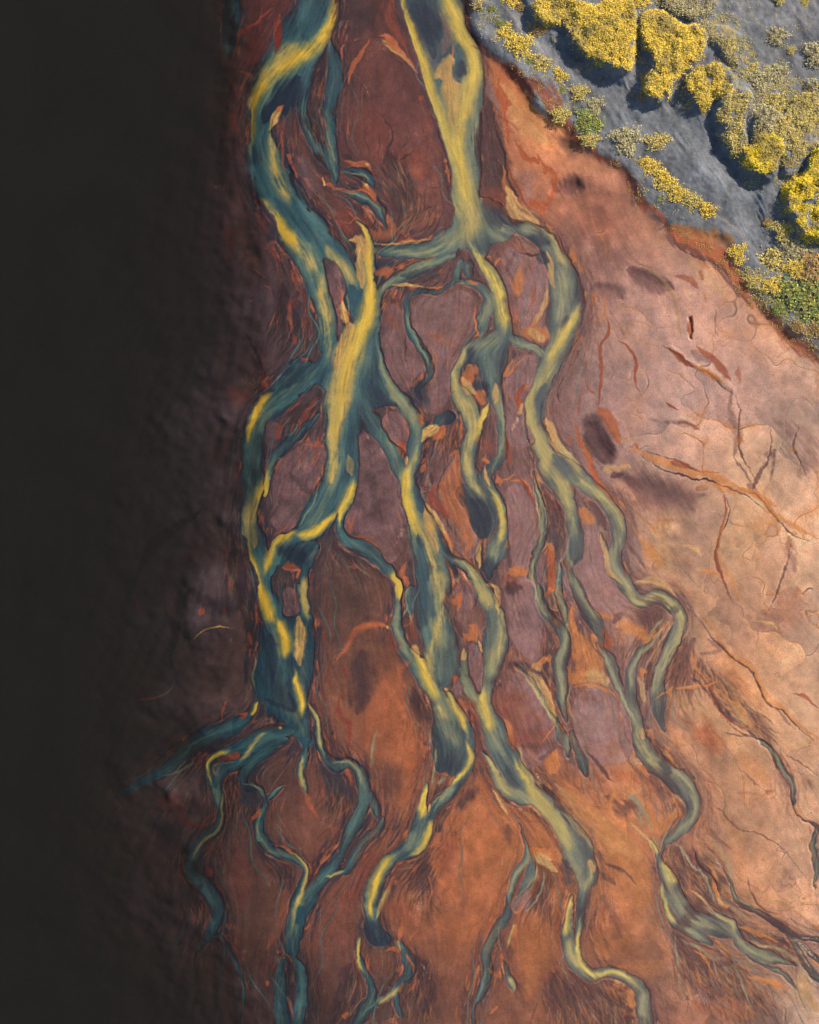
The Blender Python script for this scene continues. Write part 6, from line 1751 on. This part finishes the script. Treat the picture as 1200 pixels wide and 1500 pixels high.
SH = [  # tile C x, y, radius(tile px), kind, squash, rot, label
 (245,155,32,'gold',1.1,0,'plump golden bush beside the red cliff top near the main yellow river'),
 (195,112,28,'gold',.8,.4,'yellow green bush with green sprigs, just up slope of the plump golden bush'),
 (305,205,30,'dull',.8,-.5,'mustard bush next down the bank from the plump golden bush'),
 (365,242,26,'gold',.7,-.7,'small oval golden bush third along the river bank row'),
 (432,298,24,'dull',.9,0,'round mustard bush in the bank row right of the oval golden one'),
 (480,340,24,'pale',1.1,0,'greyish round bush at the east side of the bank row'),
 (370,372,24,'dull',.9,0,'mustard bush on the red scarp below the bank row'),
 (460,395,34,'green',1.0,0,'bright green and yellow bush where the bank row ends'),
 (465,450,26,'dull',.7,0,'ragged yellow bush on the scarp edge under the green one'),
 (580,452,36,'pale',1.1,0,'large round grey green bush standing alone in the pale sand lane'),
 (680,456,34,'dull',.7,.1,'flat brownish bush standing alone east of the large round grey green one'),
 (655,530,26,'gold',.8,-.6,'upper yellow bush of the diagonal hedge in the sand'),
 (700,575,34,'gold',.8,-.8,'broad yellow bush in the middle of the diagonal hedge'),
 (742,618,26,'gold',.9,-.6,'yellow bush near the lower middle of the diagonal hedge'),
 (790,640,26,'dull',.8,-.5,'mustard bush between the diagonal hedge and its bright tail'),
 (835,668,34,'gold',.55,-.5,'bright yellow tail bush at the south end of the diagonal hedge'),
 (1060,115,30,'pale',.8,0,'grey scrubby bush in the open sand of the top right corner'),
 (1110,160,12,'dull',1,0,'tiny mustard bush right below the scrubby bush of the top right corner'),
 (1060,238,30,'pale',1,0,'round grey olive bush on the upper sand plain'),
 (1000,262,34,'pale',.9,0,'wide grey bush left of the round grey olive one'),
 (985,225,18,'dull',1,0,'small mustard bush topping the wide grey bush'),
 (1060,330,28,'dull',1,0,'mustard bush north of the broad dull hummock'),
 (1020,385,36,'pale',1,0,'pale round bush between the olive hummock and the broad dull hummock'),
 (1155,330,26,'dull',1,0,'mustard bush near the right edge above the broad dull hummock'),
 (1185,285,24,'pale',1,0,'grey bush almost at the right edge above the mustard bush'),
 (940,810,22,'gold',1.3,0,'small golden bush on the red scarp shoulder'),
 (1062,835,44,'dull',.9,0,'large mustard bush below the dark sandy hollow'),
 (1110,798,30,'pale',1,0,'grey green bush touching the large mustard bush from the north'),
 (1082,742,24,'dull',1.1,0,'upright small bush in the shaded hollow'),
 (1038,712,14,'rust',.7,0,'tiny brown tuft in the shaded hollow'),
 (1180,860,44,'rust',1,0,'rusty yellow bush at the right edge below the big yellow hummock'),
 (1120,860,30,'gold',.8,0,'yellow bush between the large mustard bush and the rusty one'),
 (990,900,24,'dull',.8,0,'olive bush on the lip of the scarp by the green thicket'),
 (1050,915,30,'gold',.8,.3,'yellow bush at the upper end of the green thicket'),
 (1110,940,44,'green',.8,-.5,'dense green bush in the heart of the green thicket'),
 (1160,985,44,'green',.8,-.7,'dense green bush low in the green thicket near the right edge'),
 (1185,920,40,'green',1,0,'green and yellow bush at the right edge of the green thicket'),
 (1070,990,24,'green',.7,-.6,'small green bush at the lower left rim of the thicket'),
 (1190,1060,30,'rust',.6,-.6,'rusty bush on the scarp at the lower right of the thicket'),
 (1130,1050,24,'rust',.6,-.6,'rusty tuft on the scarp below the green thicket'),
 (180,78,12,'green',1,0,'small deep green bush near the top of the river bank'),
 (150,30,14,'green',.7,0,'small green bush at the top edge beside the yellow river'),
 (272,200,9,'green',1.2,0,'tiny green tuft tucked between the plump golden bush and the mustard one'),
 (378,290,8,'green',1.4,0,'tiny green tuft between the oval golden and the round mustard bush'),
 (210,0,24,'gold',.8,0,'yellow bush at the top edge west of the wide hummock'),
 (250,15,18,'rust',.8,0,'brown bush at the top edge against the wide hummock'),
 (620,5,30,'gold',.7,0,'golden bush at the top edge between the two largest hummocks'),
 (720,10,26,'pale',.9,0,'grey bush at the top edge right of the golden one'),
 (1190,180,34,'pale',1,0,'grey bush cut by the right edge on the upper sand plain'),
 (1070,0,16,'dull',1,0,'small mustard bush at the top edge over the open sand'),
 (1150,10,14,'dull',1,0,'tiny mustard bush at the top edge nearest the corner'),
 (310,95,24,'rust',.7,0,'brown heather clump under the western tip of the wide hummock'),
 (905,150,20,'dull',1,0,'mustard bush growing on the thin grey olive scrub mound'),
 (640,310,12,'rust',1,0,'brown tuft at the foot of the long tapering hummock'),
 (1045,720,16,'dull',.8,0,'small mustard tuft beside the brown tuft of the shaded hollow'),
]
for x, y, r, k, sq, rot, lab in SH:
    px, py = C2(x, y); put_shrub(px, py, r*.458*1.08, k, lab, 'bushes scattered over the grey sand bank', 'bush', sq, rot)
# countless tiny tufts, twigs and stones: ground cover
def scatter(name, label, regions, colr, seed, size):
    rs = np.random.RandomState(seed); PP = []
    for kind, s, cnt, thr in regions:
        pts = catmull(pts_of('C', s, 3), step=2); k = rs.randint(0, len(pts), cnt)
        ang = rs.uniform(0, 6.283, cnt); rad = np.sqrt(rs.uniform(0, 1, cnt))*pts[k, 2]*.5
        X = pts[k, 0]+rad*np.cos(ang); Y = pts[k, 1]+rad*np.sin(ang)
        ok = samp(CNOISE, X, Y) > thr; X = X[ok]; Y = Y[ok]
        PP.append(np.stack([wx(X), wy(Y), samp(H, X, Y)+.06], 1))
    P = np.concatenate(PP); c_, q_, k_ = leaves(P, 1, size, colr, rs, 3)
    o = link(name, np_mesh(name, c_, q_, [('leaf', 'FLOAT_COLOR', k_)], smooth=False), LEAF)
    o['label'] = label; o['category'] = 'ground cover'; o['kind'] = 'stuff'
scatter('yellow_ground_cover', 'sparse yellow grass tufts speckling the grey sand and the bank edge',
 [('', '100,30,120 200,130,110 300,220,90 400,330,120 470,430,80 520,470,40', 1500, .2), ('', '630,520,50 720,600,80 840,680,50', 900, 0), ('', '640,600,60 720,660,70 800,680,50', 500, .3),
  ('', '900,120,160 960,220,160 1050,330,200 1150,380,200', 1700, .2), ('', '1050,800,160 1120,840,160 1200,860,100', 1000, 0), ('', '960,850,60 1050,950,110 1150,1030,140 1230,1080,120', 2200, -.2),
  ('', '900,20,200 1050,120,220 1160,200,200', 700, .4), ('', '300,20,60 290,90,60 400,130,50 500,220,60 590,250,50', 900, .1), ('', '620,60,50 620,160,50 640,250,50 700,340,50', 600, .2), ('', '760,240,60 780,340,50 860,400,50 930,520,50 1000,600,50', 900, .1), ('', '1080,560,70 1090,660,60 1150,770,60', 700, 0), ('', '880,80,110 930,180,120 980,260,120 1050,300,160 1130,340,170 1200,380,170', 5200, -.15), ('', '620,0,60 720,20,90 820,30,90 880,100,80', 900, -.1)], 'dull', 5, .27)
scatter('rusty_ground_cover', 'rust brown heather clinging to the broken red scarp',
 [('', '200,215,26 260,260,50 330,320,70 400,400,60 470,470,34 560,530,20', 1300, 0), ('', '600,570,50 620,640,30', 250, .2), ('', '720,740,30 800,780,60 880,830,70 940,900,50 980,970,24', 1500, 0),
  ('', '1020,960,30 1100,1060,70 1200,1130,60', 900, 0), ('', '420,190,60 480,230,50 560,260,30', 500, 0), ('', '590,280,30 640,340,20', 150, 0)], 'rust', 6, .22)
scatter('green_ground_cover', 'fresh green herbs between the bushes of the sand bank',
 [('', '110,20,60 180,80,60 190,130,30', 260, .5), ('', '640,620,40 700,640,30', 120, .3), ('', '1040,930,60 1130,1000,120 1200,1040,100', 900, .1), ('', '440,370,30 470,400,30', 120, 0)], 'green', 8, .28)

# ---------------------------------------------------------------- light, air, camera
world = bpy.data.worlds.new('World'); scn.world = world; world.use_nodes = True
wn = world.node_tree; bg = wn.nodes['Background']; sky = wn.nodes.new('ShaderNodeTexSky'); sky.sky_type = 'NISHITA'; sky.sun_disc = False
sky.sun_elevation = SUN_EL; sky.sun_rotation = math.pi/2-SUN_AZ
wn.links.new(sky.outputs[0], bg.inputs[0]); bg.inputs[1].default_value = .09
sd = bpy.data.lights.new('sun', 'SUN'); sd.energy = 4.0; sd.angle = math.radians(.6); sd.color = (1, .91, .78)
so = bpy.data.objects.new('sun', sd); col.objects.link(so)
from mathutils import Vector
dv = Vector((math.cos(SUN_AZ)*math.cos(SUN_EL), math.sin(SUN_AZ)*math.cos(SUN_EL), math.sin(SUN_EL)))
so.rotation_euler = dv.to_track_quat('Z', 'Y').to_euler()
CAMH = 340.0
cd = bpy.data.cameras.new('camera'); cam = bpy.data.objects.new('camera', cd); col.objects.link(cam)
cam.location = (0, 0, CAMH); cam.rotation_euler = (0, 0, 0)
cd.sensor_fit = 'VERTICAL'; cd.sensor_height = 24; cd.lens = 24*CAMH/300.0; cd.clip_end = 20000; cd.clip_start = 1
scn.camera = cam
scn.view_settings.view_transform = 'Standard'; scn.view_settings.look = 'None'; scn.view_settings.gamma = 1
scn.view_settings.exposure = .88
